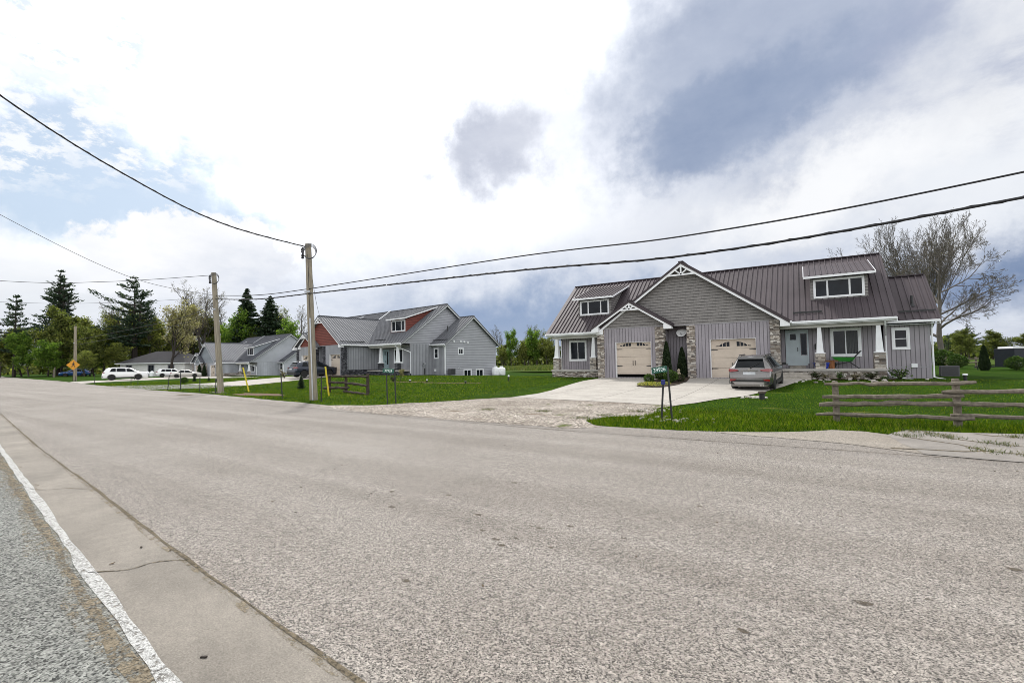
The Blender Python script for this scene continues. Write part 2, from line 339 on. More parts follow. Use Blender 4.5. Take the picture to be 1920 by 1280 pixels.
G = dict(
    stain=speckle_alpha('stain', (.04,.03,.022), (.13,.11,.085), 60, (.3,.6), (.4,.5), 25),
    road=asphalt_mat('chip_seal', .055, .39, (1,.915,.825), 128.), side=asphalt_mat('grey_asphalt', .025, .29, (.97,1,.93), 85, False),
    gutter=concrete_mat('gutter_concrete', (.222,.2,.172), stain=.28, grain=85), drive=concrete_mat('pale_concrete', (.37,.345,.31), (3.05,3.05), .18),
    walk=concrete_mat('old_concrete', (.24,.22,.198), stain=.35), gravel=gravel_mat('gravel'),
    lawn=grass_ground('lawn_soil', (.02,.048,.003), (.05,.11,.005), (.23,.21,.06)),
    field=grass_ground('field_soil', (.05,.085,.015), (.13,.16,.035), (.2,.19,.08)),
    line=speckle_alpha('worn_white_paint', (.2,.195,.188), (.6,.6,.58), 70, (.38,.57), (.43,.49), 30), sand=speckle_alpha('sand_drift', (.07,.055,.036), (.255,.215,.155), 45, (.36,.6), (.44,.54), 7),
    sand2=speckle_alpha('sand_dust', (.09,.07,.045), (.3,.255,.185), 45, (.36,.6), (.49,.6), 8),
    crack=speckle_alpha('crack_dirt', (.03,.025,.018), (.19,.155,.105), 40, (.36,.62), (.38,.46), 9), soil=speckle('bare_soil', (.06,.035,.022), (.16,.1,.065), 14), mulch=speckle('mulch', (.02,.014,.01), (.07,.05,.035), 20),
    dust=asphalt_mat('sandy_asphalt', .14, .36, (1,.9,.77), 90, False),
    apron=asphalt_mat('apron_asphalt', .13, .3, (1,.98,.97), 60, False),
)
# ------------------------------------------------------------------ ground sheets
def jag(poly, step, amp, seed):
    rg = random.Random(seed); out = []
    for i, p in enumerate(poly):
        q = poly[(i+1) % len(poly)]; d = math.hypot(q[0]-p[0], q[1]-p[1]); n = max(1, int(d/step))
        for k in range(n):
            t = k/n; a = amp if 0 < k else amp*.4
            out.append((p[0]+(q[0]-p[0])*t+rg.uniform(-a, a), p[1]+(q[1]-p[1])*t+rg.uniform(-a, a)))
    return out
def inside(poly, x, y):
    x = np.asarray(x); y = np.asarray(y); r = np.zeros(x.shape, bool); n = len(poly)
    for i in range(n):
        x1, y1 = poly[i]; x2, y2 = poly[(i+1) % n]
        c = ((y1 > y) != (y2 > y)); r ^= c & (x < (x2-x1)*(y-y1)/((y2-y1) or 1e-9) + x1)
    return r
def sheet(name, poly, mat, off, cell=1.0, label=None, skirt=0.):
    xs = [p[0] for p in poly]; ys = [p[1] for p in poly]
    gx = np.arange(min(xs)+cell/2, max(xs), cell); gy = np.arange(min(ys)+cell/2, max(ys), cell)
    pts = [Vector(p) for p in poly]
    if len(gx) and len(gy):
        A, B = np.meshgrid(gx, gy); ins = inside(poly, A.ravel(), B.ravel()); pts += [Vector((a, b)) for a, b, k in zip(A.ravel(), B.ravel(), ins) if k]
    n = len(poly)
    r = geometry.delaunay_2d_cdt(pts, [(i, (i+1) % n) for i in range(n)], [], 1, 1e-5)
    vs = [(p.x, p.y, gz(p.x, p.y)+off) for p in r[0]]; fs = []
    for f in r[2]:
        a, b, c = [r[0][i] for i in f[:3]]
        fs.append(tuple(f) if (b-a).cross(c-a) > 0 else tuple(reversed(f)))
    me = bpy.data.meshes.new(name); me.from_pydata(vs, [], fs); me.update()
    o = link(name, me, mat); o['kind'] = 'structure'
    if label: o['label'] = label
    return o
def strip(pts, w, seed=0, amp=0., wj=.5):
    rg = random.Random(seed); L = []; Rr = []; P = []
    for i in range(len(pts)-1):
        p, q = pts[i], pts[i+1]; d = math.hypot(q[0]-p[0], q[1]-p[1]); n = max(1, int(d/.35)) if amp else 1
        P += [(p[0]+(q[0]-p[0])*k/n, p[1]+(q[1]-p[1])*k/n) for k in range(n)]
    P.append(pts[-1])
    for i, p in enumerate(P):
        a, b = P[max(i-1,0)], P[min(i+1,len(P)-1)]; dx, dy = b[0]-a[0], b[1]-a[1]; d = math.hypot(dx, dy) or 1
        nx, ny = -dy/d, dx/d; o = rg.uniform(-amp, amp); ww = w/2*(1+rg.uniform(-wj, wj)*(amp > 0))
        L.append((p[0]+nx*(o+ww), p[1]+ny*(o+ww))); Rr.append((p[0]+nx*(o-ww), p[1]+ny*(o-ww)))
    return Rr + L[::-1]

# terrain: one sheet to the horizon, finer near the lots
def axis(fine0, fine1, step, far):
    a = list(np.arange(fine0, fine1+1e-6, step)); d = step; x = fine1; lo = []; hi = []
    while x < far: d *= 1.35; x += d; hi.append(x)
    d = step; x = fine0
    while x > -far: d *= 1.35; x -= d; lo.append(x)
    return np.array(lo[::-1] + a + hi)
ax, ay = axis(-130, 25, 1., 900), axis(-6, 64, 1., 900)
vs = [(x, y, gz(x, y)) for y in ay for x in ax]; nx = len(ax)
fs = [(j*nx+i, j*nx+i+1, (j+1)*nx+i+1, (j+1)*nx+i) for j in range(len(ay)-1) for i in range(nx-1)]
me = bpy.data.meshes.new('ground'); me.from_pydata(vs, [], fs); me.update()
tag(link('ground', me, G['lawn'], smooth=True), 'green lawns and verge around the houses', kind='structure')

far_edge = [(x, yE(x)+.75) for x in (-160,-143,-82,-57,-43,-36)] + [(x, yE(x)+.85) for x in (-32,-26,-20,-16)] + [(-14,10.75),(-9,10.5),(-5.3,10.4),(-4.9,11.15),(-3.5,11.1),(-1.8,11.4),(-.8,11.6),(.4,11.4),(1.5,10.6),(3,10.6),(30,11.3),(60,13)]
fe = []
rg = random.Random(5)
for i in range(len(far_edge)-1):
    p, q = far_edge[i], far_edge[i+1]; n = max(1, int((q[0]-p[0])/.6))
    fe += [(p[0]+(q[0]-p[0])*k/n, p[1]+(q[1]-p[1])*k/n + rg.uniform(-.09, .09)) for k in range(n)]
fe.append(far_edge[-1])
sheet('road', [(-160,-40),(60,-40)] + fe[::-1], G['road'], .006, 2.0, 'pale worn chip-seal road')
CRK = [(-60,7.6),(-26,4.0),(-14,2.72),(-8.4,2.21),(-6.8,2.05),(-4.7,1.85),(-4.15,1.8),(-2.09,1.64),(3,1.35),(20,.6)]
WHT = [(-60,6.9),(-26,3.42),(-14,2.2),(-9,1.7),(-5,1.295),(3,.487),(20,-1.23)]
sheet('gutter', CRK + [(x, y) for x, y in WHT[::-1]], G['gutter'], .010, 1.5, 'concrete gutter strip along the near road edge')
sheet('side_asphalt', [(x, y-.03) for x, y in WHT] + [(20,-30),(-60,-30)], G['side'], .010, 2.0, 'grey asphalt left of the white line')
wy0 = lambda x: float(np.interp(x, [w[0] for w in WHT], [w[1] for w in WHT]))
sheet('edge_line', strip(WHT, .078, 3, .007, .3), G['line'], .0145, 5, 'worn white painted edge line')
pts = [(x, wy0(x)-.095) for x in np.linspace(-40, -1, 40)]
sheet('sand_drift', strip(pts, .26, 13, .06), G['sand2'], .0115, 5, 'thin sand spread left of the white line')
sheet('sand_drift', strip(pts, .075, 11, .02), G['sand'], .0125, 5, 'sand gathered beside the white line')
pts = [(x, float(np.interp(x, [p[0] for p in CRK], [p[1] for p in CRK]))-.03) for x in np.linspace(-30, 3, 40)]
sheet('joint_dirt', strip(pts, .05, 12, .012), G['sand2'], .0125, 5, 'dirt gathered along the gutter joint')
sheet('road_joint', strip([p for p in CRK], .024, 4, .007, .6), G['crack'], .0145, 5, 'dark joint between road and gutter')
wy = lambda x: float(np.interp(x, [p[0] for p in WHT], [p[1] for p in WHT])); cy_ = lambda x: float(np.interp(x, [p[0] for p in CRK], [p[1] for p in CRK]))
for k, (x, dx) in enumerate([(-17.5,.5),(-8.45,.75),(-4.65,.35)]):
    y0, y1 = cy_(x), wy(x-dx)
    pts = [(x - dx*t + .05*math.sin(9*t+k), y0+(y1-y0)*t) for t in np.linspace(0, 1, 9)]
    sheet('gutter_crack', strip(pts, .012, k, .004), G['crack'], .0145, 5, 'crack running across the concrete gutter')
seam = [(x, yE(x)-.05) for x in np.linspace(-60, 2.5, 40)]
sheet('road_seam', strip(seam, .02, 8, .012), G['crack'], .0115, 5, 'dark seam along the far road edge')
def blotch(cx, cy, rx, ry, seed, n=26):
    rg = random.Random(seed); ph = [rg.uniform(0, 6.28) for _ in range(4)]
    return [(cx+rx*math.cos(t)*(1+.18*math.sin(3*t+ph[0])+.12*math.sin(5*t+ph[1])+.1*math.sin(9*t+ph[2])), cy+ry*math.sin(t)*(1+.18*math.sin(2*t+ph[3])+.12*math.sin(7*t+ph[0]))) for t in np.linspace(0, 2*math.pi, n, endpoint=False)]
DRIVE = [(-11.67,17.91),(-8.96,17.55),(-7.03,17.4),(-5.42,17.2),(-4.08,16.95),(-3.6,18.2),(-3.1,19.9),(-2.35,21.3),(-1.75,23.4),(-1.05,26.2),(-.45,28.9),(-.12,30.1),(-.1,30.9),(-1.3,30.9),(-1.35,30.42),(-12.05,30.42),(-12.1,29.6),(-12.55,28),(-12.45,26.2),(-12.1,23.8),(-11.73,21.9),(-11.5,20)]
GRAVEL = [(-17,11.35),(-16.07,11.86),(-14.8,12.43),(-14.26,13.66),(-13.58,14.4),(-12.97,15.7),(-11.95,17.7),(-11.6,18.1),(-4.0,17.1),(-4.39,16.02),(-4.12,14.4),(-4.2,13.5),(-4.93,13.1),(-5.32,11.9),(-4.83,11.3),(-4.4,10.9),(-5.0,10.3),(-8,10.3),(-13,10.5)]
DUST = [(-1.9,11.3),(-1.6,11.5),(-.8,11.85),(.4,12.8),(.99,12.85),(1.45,12.55),(1.9,12.2),(1.55,10.4),(.6,10.9),(-.6,11.1)]
WALK = [(1.35,12.5),(1.8,13.45),(2.7,13.55),(3.8,13.85),(8,14.2),(30,15.5),(30,11.2),(8,10.7),(3,10.3),(1.6,10.35)]
sheet('gravel', jag(GRAVEL, .4, .1, 21), G['gravel'], .012, 1.0, 'gravel apron between the road and the concrete drive')
sheet('dusty_shoulder', jag(DUST, .4, .07, 22), G['dust'], .0135, 1.0, 'sandy asphalt shoulder between the road and the lawn')
sheet('driveway', DRIVE, G['drive'], .022, 1.0, 'pale concrete driveway of the brown-roofed house')
sheet('side_pavement', jag(WALK, .5, .05, 9), G['walk'], .018, 1.0, 'broken concrete pavement at the right road edge')
for k, pts in enumerate([[(1.55,12.4),(1.9,12.1),(2.32,11.73),(2.53,11.15),(3.2,10.95),(6,10.9)],[(2.1,13.35),(2.35,12.9),(2.3,12.5),(2.9,12.1),(3.6,11.75),(6,11.5)],[(2.9,13.5),(3.1,13.25),(3.5,13.2)],[(1.2,10.75),(2.2,10.9),(2.53,11.1)]]):
    sheet('pavement_crack', strip(pts, .06, 30+k, .03), G['crack'], .0225, 5, 'weedy crack in the broken pavement')
ISLAND = [(-8.05,25.0),(-7.4,24.55),(-6.55,24.55),(-6.1,26.2),(-6.0,28),(-6.32,30.4),(-6.4,31.35),(-7.8,31.35),(-7.85,30.5),(-8.2,28.5),(-8.3,26.5)]
sheet('planting_bed', ISLAND, G['mulch'], .05, .6, 'planting bed between the two garage doors')
sheet('porch_bed', [(-.05,30.0),(.6,29.75),(1.6,29.85),(2.6,30.0),(3.7,30.1),(3.9,31.2),(3.5,31.1),(-.05,31.1)], G['mulch'], .03, .6, 'planting bed below the porch')
D2 = [(-41.3,29.6),(-41.6,27),(-41.2,24.5),(-39.7,20.4),(-39.3,19.4),(-48.6,18.9),(-49.0,22.4),(-50.6,26.1),(-50.4,29.5),(-51.6,33.2),(-46,32.2),(-41.4,31.3)]
sheet('neighbour_driveway', D2, G['drive'], .022, 1.0, 'pale concrete driveway of the grey-roofed house')
sheet('drive_apron', [(-39.3,19.5),(-38.6,17),(-39.6,15.4),(-41.2,14.0),(-42.5,13.5),(-54,14.9),(-52,16.5),(-50.2,17.6),(-48.6,19)], G['apron'], .015, 1.0, 'grey asphalt apron joining the road')
sheet('far_driveway', [(-58,30.8),(-67.9,31.2),(-74.5,28),(-70.3,23),(-68.6,18.4),(-66,16),(-76,17.3),(-78,21.3),(-90,29.5),(-101,36),(-118,42),(-110,46),(-97,44.3),(-84,40),(-66,34.5)], G['drive'], .022, 1.5, 'pale concrete driveway of the farthest grey house')
sheet('bare_patch', blotch(-26.8,14.1,2.2,.85,4), G['soil'], .012, .6, 'bare brown soil patch on the verge')
sheet('bare_patch', blotch(-31.4,14.1,.9,.3,6), G['gravel'], .012, .6, 'gravel patch at a pole base')
sheet('road_patch', blotch(-31,12.1,.9,.22,8), G['crack'], .0115, .6, 'dark stain at the far road edge')
sheet('bare_strip', strip([(-29,25.9),(-27,25.7),(-22,25.4),(-19.5,25.9)], .5, 7, .12), G['soil'], .012, .6, 'bare soil under the wall of the grey-roofed house')
FIELD = [(-140,66),(-60,60),(-34,52),(-20,50),(-16,58),(10,70),(60,75),(140,120),(60,260),(-140,200)]
sheet('field', FIELD, G['field'], .03, 6.0, 'rough yellow-green field behind the houses')

# ------------------------------------------------------------------ grass blades (stuff)
def blades(name, n, box, hrange, wid, keep, mat, seed, label, lean=.5):
    r = np.random.default_rng(seed); x = r.uniform(box[0], box[1], n); y = r.uniform(box[2], box[3], n)
    k = keep(x, y, r); x, y = x[k], y[k]; n = len(x)
    z = np.array([gz(a, b) for a, b in zip(x, y)]) if n < 200000 else np.zeros(n)
    h = r.uniform(hrange[0], hrange[1], n)*(.7+.6*r.random(n)); a = r.uniform(0, 6.283, n); w = wid*(.6+.8*r.random(n))
    lx, ly = r.normal(0, lean, n)*h, r.normal(0, lean, n)*h
    V = np.empty((n, 3, 3)); V[:,0] = np.stack([x-np.cos(a)*w, y-np.sin(a)*w, z-.005], 1); V[:,1] = np.stack([x+np.cos(a)*w, y+np.sin(a)*w, z-.005], 1)
    V[:,2] = np.stack([x+lx, y+ly, z+h], 1)
    me = bpy.data.meshes.new(name); me.vertices.add(3*n); me.vertices.foreach_set('co', V.ravel()); me.loops.add(3*n); me.loops.foreach_set('vertex_index', np.arange(3*n))
    me.polygons.add(n); me.polygons.foreach_set('loop_start', np.arange(0, 3*n, 3)); me.polygons.foreach_set('loop_total', np.full(n, 3)); me.update(); me.validate()
    return tag(link(name, me, mat), label, kind='stuff')
grassm = leafmat('grass_blades', [(0,(.014,.04,.002)),(.5,(.07,.128,.005)),(.88,(.16,.235,.014)),(1,(.26,.24,.06))], .35, patch=(.12,.13,.02), spec=.06, tb=.35)
EXC = [DRIVE, GRAVEL, DUST, WALK, ISLAND, D2, blotch(-26.8,14.1,2.1,.8,4)]
yEv = lambda x: np.interp(x, [p[0] for p in far_edge], [p[1] for p in far_edge])-.03
def lawn_keep(x, y, r):
    k = y > yEv(x)
    for e in EXC: k &= ~inside(e, x, y)
    for u0,u1,v0,v1 in ((-16.9,4.2,30.9,47),): k &= ~((x > u0) & (x < u1) & (y > v0) & (y < v1))
    return k
def near_edge(x, y, r):
    k = lawn_keep(x, y, r); d = y - yEv(x)
    e = (d < 1.3) | ((x > -6) & (y < 15.6)) | (r.random(len(x)) < .25)
    return k & e
blades('grass', 90000, (-14,8,10.4,16.5), (.05,.12), .007, near_edge, grassm, 1, 'taller verge grass along the road', .45)
blades('grass', 110000, (-30,9,11,31), (.025,.055), .009, lawn_keep, grassm, 2, 'mown lawn in front of the houses', .7)
blades('grass', 60000, (-62,-14,12,32), (.04,.08), .02, lawn_keep, grassm, 3, 'mown lawn along the far verge', .6)
fieldm = leafmat('field_grass', [(0,(.04,.07,.012)),(.5,(.09,.13,.025)),(1,(.2,.19,.06))], .3)
blades('tall_grass', 60000, (-75,-10,55,96), (.2,.5), .05, lambda x, y, r: inside(FIELD, x, y) & (r.random(len(x)) < .8), fieldm, 4, 'rough tall grass in the field', .5)
weedm = leafmat('weed', [(0,(.03,.05,.012)),(.6,(.07,.1,.02)),(1,(.22,.18,.07))], .2)
def weed_keep(x, y, r):
    k = np.zeros(len(x), bool)
    for px, py in ((1.7,12.5),(2.2,12.9),(2.35,12.6),(2.55,11.15),(3.0,11.0),(2.9,12.1),(3.5,13.2),(1.9,13.3),(-4.3,15.5),(-4.7,14.6),(-5.2,13.2),(-5.6,12.3),(-7.5,13.4),(-9.5,13.0)): k |= ((x-px)**2+(y-py)**2) < .12*r.random(len(x))
    return k
blades('weeds', 60000, (-10,4,10.6,16), (.03,.09), .008, weed_keep, weedm, 5, 'weeds in pavement cracks and gravel', .7)
def litter(n, seed):
    rg = random.Random(seed); mb = MB()
    for _ in range(n):
        x = rg.uniform(-9, 4); y = rg.uniform(1.2, 9.6); s = rg.uniform(.008, .022); a = rg.uniform(0, 3.14)
        c, d = math.cos(a)*s, math.sin(a)*s; z = .016
        mb.slab([(x-c, y-d, z), (x+d*.5, y-c*.5, z), (x+c, y+d, z+.004), (x-d*.5, y+c*.5, z)], (0,0,.004))
    tag(mb.build('leaf_litter', MT['litter']), 'tiny dark leaf scraps lying on the road', kind='stuff')
litter(45, 3)
mb = MB(); mb.bar((-3.02,1.28,.015), (-2.99,1.3,.016), .012, .008)
tag(mb.build('twig', MT['bark_d']), 'short dark stick lying on the concrete gutter', 'twig')
mb = MB(); rg = random.Random(12)
for i, (x, y) in enumerate(STAINS):
    r = rg.uniform(.014, .034); b_ = blotch(x, y, r*1.6, r, i, 12); mb.poly([(a, c, .0085) for a, c in b_])
tag(mb.build('road_stains', G['stain']), 'small dark brown spots scattered on the road', kind='stuff')
# ------------------------------------------------------------------ houses
def stone_box(mb, x0, x1, y0, y1, z0, z1, seed, hmin=.05, hmax=.105):
    rg = random.Random(seed); mb.box(x0+.02, x1-.02, y0+.02, y1-.02, z0, z1); z = z0
    while z < z1-.02:
        h = min(rg.uniform(hmin, hmax), z1-z)
        for (a0, a1, face) in ((x0,x1,'f'),(x0,x1,'b'),(y0,y1,'l'),(y0,y1,'r')):
            a = a0
            while a < a1-.01:
                l = min(rg.uniform(.1,.27), a1-a); l = a1-a if a1-a-l < .09 else l
                p = rg.uniform(.0,.035); g = .007
                if face == 'f': mb.box(a+g, a+l-g, y0-p, y0+.03, z+g, z+h-g)
                elif face == 'b': mb.box(a+g, a+l-g, y1-.03, y1+p, z+g, z+h-g)
                elif face == 'l': mb.box(x0-p, x0+.03, a+g, a+l-g, z+g, z+h-g)
                else: mb.box(x1-.03, x1+p, a+g, a+l-g, z+g, z+h-g)
                a += l
        z += h
class Face:   # a wall plane: maps (along, up, outward) to house coordinates
    def __init__(s, kind, at): s.k = kind; s.at = at
    def box(s, mb, a0, a1, b0, b1, d0, d1):
        if s.k == 'front': mb.box(a0, a1, s.at-d1, s.at-d0, b0, b1)
        else: mb.box(s.at+d0, s.at+d1, a0, a1, b0, b1)
def window(root, fc, a0, a1, b0, b1, mull=(), trim=.11, frame='white', name='window', rails=(), curtain=None):
    mb = MB(); t = trim
    fc.box(mb, a0-t, a1+t, b1, b1+t, -.02, .045); fc.box(mb, a0-t, a1+t, b0-t, b0, -.02, .05)
    fc.box(mb, a0-t, a0, b0, b1, -.02, .045); fc.box(mb, a1, a1+t, b0, b1, -.02, .045)
    s = .045
    fc.box(mb, a0, a1, b1-s, b1, -.03, .022); fc.box(mb, a0, a1, b0, b0+s, -.03, .022); fc.box(mb, a0, a0+s, b0+s, b1-s, -.03, .022); fc.box(mb, a1-s, a1, b0+s, b1-s, -.03, .022)
    for m_, w in mull: fc.box(mb, m_-w/2, m_+w/2, b0+s, b1-s, -.03, .02)
    for m_ in rails: fc.box(mb, a0+s, a1-s, m_-.02, m_+.02, -.03, .018)
    o = mb.build(name, MT[frame], root)
    g = MB(); fc.box(g, a0+.01, a1-.01, b0+.01, b1-.01, -.02, .006); g.build('pane', MT['glass'], o)
    if curtain:
        c = MB(); x = curtain[0]
        while x < curtain[1]: fc.box(c, x, x+.035, b0+.06, b1-.06, .007, .009); x += .07
        c.build('blind', MT['curtain'], o)
    return o
def garage_door(root, v, u0, u1, z0, z1, gap=0., dmat='tan'):
    mb = MB(); w = u1-u0; h = (z1-z0)/4; zb = z0+gap
    for k in range(4):
        a, b = zb+h*k, min(zb+h*(k+1)-.012, z1)
        if a >= z1: continue
        mb.box(u0, u1, v+.03, v+.08, a, b)
        nc = 2 if w > 2 else 2
        for i in range(nc):
            pu0 = u0+.1+i*(w-.2)/nc+.05; pu1 = u0+.1+(i+1)*(w-.2)/nc-.05
            if k < 3: mb.box(pu0, pu1, v+.022, v+.03, a+.09, b-.09)
    d = mb.build('garage_door', MT[dmat], root, bevel=.006)
    zt = zb+3*h
    um = (u0+u1)/2
    for sgn in (-1, 1):
        m = MB()
        for i in range(4):
            a = um+sgn*(.2+i*.205); b = a+sgn*.165; lo = zt+.13
            t1 = zt+.42-.025*i*i; t2 = zt+.42-.025*(i+1)**2
            t1, t2 = min(t1, z1-.05), min(t2, z1-.06)
            if t1-lo < .05: continue
            P = [(a, v+.021, lo), (b, v+.021, lo), (b, v+.021, max(t2, lo+.04)), (a, v+.021, t1)]
            m.slab(P if sgn > 0 else P[::-1], (0,.02,0))
        if m.v: m.build('door_window', MT['glass'], d)
    for a, sg in ((u0+.02, 1), (u1-.02, -1)):
        for zz in (zb+.55, zb+3*h-.07):
            m = MB(); m.slab([(a, v+.012, zz-.03), (a+sg*.34, v+.012, zz-.018), (a+sg*.4, v+.012, zz), (a+sg*.34, v+.012, zz+.018), (a, v+.012, zz+.03)], (0,.012,0)); m.build('hinge', MT['black'], d)
    for s in (-1, 1):
        m = MB(); x = um+s*.075; m.bar((x, v-.01, zb+h*1.05), (x, v-.01, zb+h*1.05+.28), .03, .02); m.box(x-.02, x+.02, v-.015, v+.025, zb+h*1.05, zb+h*1.05+.03); m.box(x-.02, x+.02, v-.015, v+.025, zb+h*1.05+.25, zb+h*1.05+.28); m.build('handle', MT['black'], d)
    return d
def wall_open(mb, u0, u1, v, t, z0, z1, holes):
    cur = u0
    for a, b, c, d in sorted(holes):
        mb.box(cur, a, v, v+t, z0, z1); 
        if c > z0: mb.box(a, b, v, v+t, z0, c)
        mb.box(a, b, v, v+t, d, z1); cur = b
    mb.box(cur, u1, v, v+t, z0, z1)
def ribs(mb, lines, up, w=.05, h=.06):
    for a, b in lines: mb.bar(a, b, w, h, up=up, lift=h/2)
def house(P):
    E, rd, rh, L, zf = P['E'], P['rd'], P['rh'], 20.8, P['zf']
    root = empty(P['name'], (P['x'], P['y'], 0), P['rot'], P['label'], 'house', 'semi-detached houses along the road')
    bb, lap, shk, rf, stn = (MT[P[k]] for k in ('bb','lap','shake','roof','stone'))
    sl = (rh-E)/rd; base = P['base']; pv = P['pv']            # porch wall depth
    cz = lambda v: E+sl*v
    # --- main roof
    mb = MB(); T = (0,0,-.14)
    X0, X1 = -L-.07, .07; mb.slab([(X0,0,E),(X1,0,E),(X1,rd,rh),(X0,rd,rh)], T); mb.slab([(X0,rd,rh),(X1,rd,rh),(X1,2*rd,E),(X0,2*rd,E)], T)
    n1 = Vector((0,-sl,1)).normalized()
    u = -.12
    while u > -L: ribs(mb, [((u,0,E),(u,rd,rh))], n1); u -= .3
    mb.bar((-L,rd,rh+.02), (0,rd,rh+.02), .3, .06)
    main = mb.build('roof', rf, root)
    for a, b in P['guards']:
        sg = MB(); v = .55; sg.bar((a, v, cz(v)+.09), (b, v, cz(v)+.09), .04, .09); sg.build('snow_guard', MT['black'], main)
    # firewall strip seen on the neighbours
    if P.get('strip'): m = MB(); a = P['gc']; m.bar((a,.4*rd,cz(.4*rd)+.06), (a,rd,rh+.08), .22, .12, up=n1); m.build('party_wall_flashing', MT['galv'], root)
    # gutters, fascia
    for a, b in ((P['gR'], .0), (-L, P['sL'] if P['sL'] > -L else -L)):
        m = MB(); m.box(a, b, -.11, -.005, E-.15, E-.02); m.box(a, b, -.004, .03, E-.22, E-.142); m.build('gutter', MT['white'], root, bevel=.015)
        m = MB(); m.box(a+.02, b-.3, .04, pv, E-.26, E-.235); m.build('soffit', MT['tan_trim'], root)
    for uu, s in ((0, 1), (-L, -1)):
        m = MB()
        for p, q in (((uu, -.06, E-.14), (uu, rd, rh-.13)), ((uu, 2*rd+.06, E-.14), (uu, rd, rh-.13))):
            m.slab([(p[0]-.02, p[1], p[2]-.12), (q[0]-.02, q[1], q[2]-.14), (q[0]-.02, q[1], q[2]+.06), (p[0]-.02, p[1], p[2]+.06)], (s*.045, 0, 0))
        m.build('rake_board', MT['white'], root)
    # --- end walls with gable (lap above, board below)
    zl = E-.05
    for uu, s in ((-.4, 1), (-L+.4, -1)):
        m = MB(); zt = lambda v: cz(v)-.16; dv = 2*rd
        top = [(uu, pv, zl), (uu, .35, zl), (uu, .35, zt(.35)), (uu, rd, rh-.18), (uu, dv-.35, zt(.35)), (uu, dv-.35, zl)]
        m.slab(top, (-s*.14, 0, 0)); m.build('gable_wall', lap, root)
        m = MB(); m.box(min(uu, uu-s*.14), max(uu, uu-s*.14), pv, dv-.35, base-1, zl-.004); m.build('wall', bb, root)
    m = MB(); m.box(-L+.4, -.4, 2*rd-.5, 2*rd-.36, base-1, E-.1); m.build('wall', bb, root)
    # porch back wall
    zw = E-.25; dr = P['door']
    m = MB(); wall_open(m, P['bR']-.3, -.41, pv, .14, base-.6, zw, []); m.build('wall', bb, root)
    m = MB(); wall_open(m, -L+.41, P['bL']+.3, pv, .14, base-.6, zw, []); m.build('wall', bb, root)
    ff = Face('front', pv)
    a0, a1, b0, b1 = P['win_r']; window(root, ff, a0, a1, b0, b1, [((a0+a1)/2, .05)], curtain=((a0+a1)/2+.06, a1-.06) if P['n'] == 1 else None)
    a0, a1, b0, b1 = P['win_l']; window(root, ff, a0, a1, b0, b1, [((a0+a1)/2, .05)])
    # front door
    a0, a1, b0, b1 = dr; us = a1-.33
    m = MB(); ff.box(m, a0-.08, a1+.08, b1, b1+.1, -.01, .05); ff.box(m, a0-.08, a0, b0, b1, -.01, .05); ff.box(m, a1, a1+.08, b0, b1, -.01, .05); ff.box(m, us-.05, us, b0, b1, -.01, .05)
    ff.box(m, a0, us-.05, b0, b1, 0, .025); ff.box(m, us, a1, b0, b0+.5, 0, .025); ff.box(m, us, a1, b1-.12, b1, 0, .025); ff.box(m, a0, a1, b0-.1, b0, -.01, .06)
    for i in range(3):
        w = (us-.05-a0-.24)/3; ff.box(m, a0+.12+i*w+.02, a0+.12+(i+1)*w-.02, b0+.18, b0+1.25, .025, .035)
    d = m.build('front_door', MT[P['doormat']], root)
    m = MB(); ff.box(m, a0+.17, us-.22, b1-.5, b1-.14, .02, .03); ff.box(m, us+.04, a1-.04, b0+.55, b1-.16, .02, .03); m.build('door_glass', MT['glass'], d)
    m = MB(); ff.box(m, us-.17, us-.13, b0+.75, b0+.98, .03, .07); m.build('handle', MT['black'], d)
    if P['n'] == 1: m = MB(); ff.box(m, a0+.1, a1-.1, P['pf'], b0-.12, .04, .32); m.build('door_step', MT['slabstone'], root)
    # --- porches
    def porch(u0, u1, cols, tag_):
        pf = P['pf']; m = MB(); m.box(u0, u1, -.02, pv, pf-.12, pf); m.build('porch_floor', MT['porch'], root, bevel=.01)
        m = MB(); stone_box(m, u0+.05, u1-.05, .06, .3, base-.4, pf-.125, 5+tag_); m.build('porch_skirt', stn, root)
        m = MB(); m.box(u0, u1-.02, .22, .42, E-.42, E-.265); m.build('porch_beam', MT['tan_trim'], root)
        for c in cols:
            st = MB(); hs = P['colh']; stone_box(st, c-.23, c+.23, .1, .56, pf+.002, pf+hs, int(c*100) & 255); s = st.build('porch_column_base', stn, root)
            q = MB(); z0, z1 = pf+hs+.06, E-.43; b_, t_ = .17, .09
            q.box(c-.25, c+.25, .08, .58, pf+hs+.002, pf+hs+.06)
            q.add([(c-b_,.33-b_,z0),(c+b_,.33-b_,z0),(c+b_,.33+b_,z0),(c-b_,.33+b_,z0),(c-t_,.33-t_,z1),(c+t_,.33-t_,z1),(c+t_,.33+t_,z1),(c-t_,.33+t_,z1)], [(0,1,5,4),(1,2,6,5),(2,3,7,6),(3,0,4,7),(4,5,6,7),(3,2,1,0)])
            q.build('porch_column', MT['white2'], root)
    porch(P['bR'], -.45, P['cols_r'], 0); porch(-L+.4, P['bL'], P['cols_l'], 1)
    if P['n'] == 1:
        m = MB(); pf = P['pf']
        for k in range(3): m.box(P['bR']+.02, P['bR']+1.45, -.05-.33*(k+1), -.03-.33*k, base-.3, pf-.02-.17*(k+1)+.0)
        m.build('porch_steps', MT['slabstone'], root, bevel=.015)
    # --- garage block with the big gable
    g, gc, gw, ah = P['g'], P['gc'], P['gw'], P['ah']; gs = (ah-E)/gw; vB = (ah-E)/sl; gf = -g+.4
    m = MB()
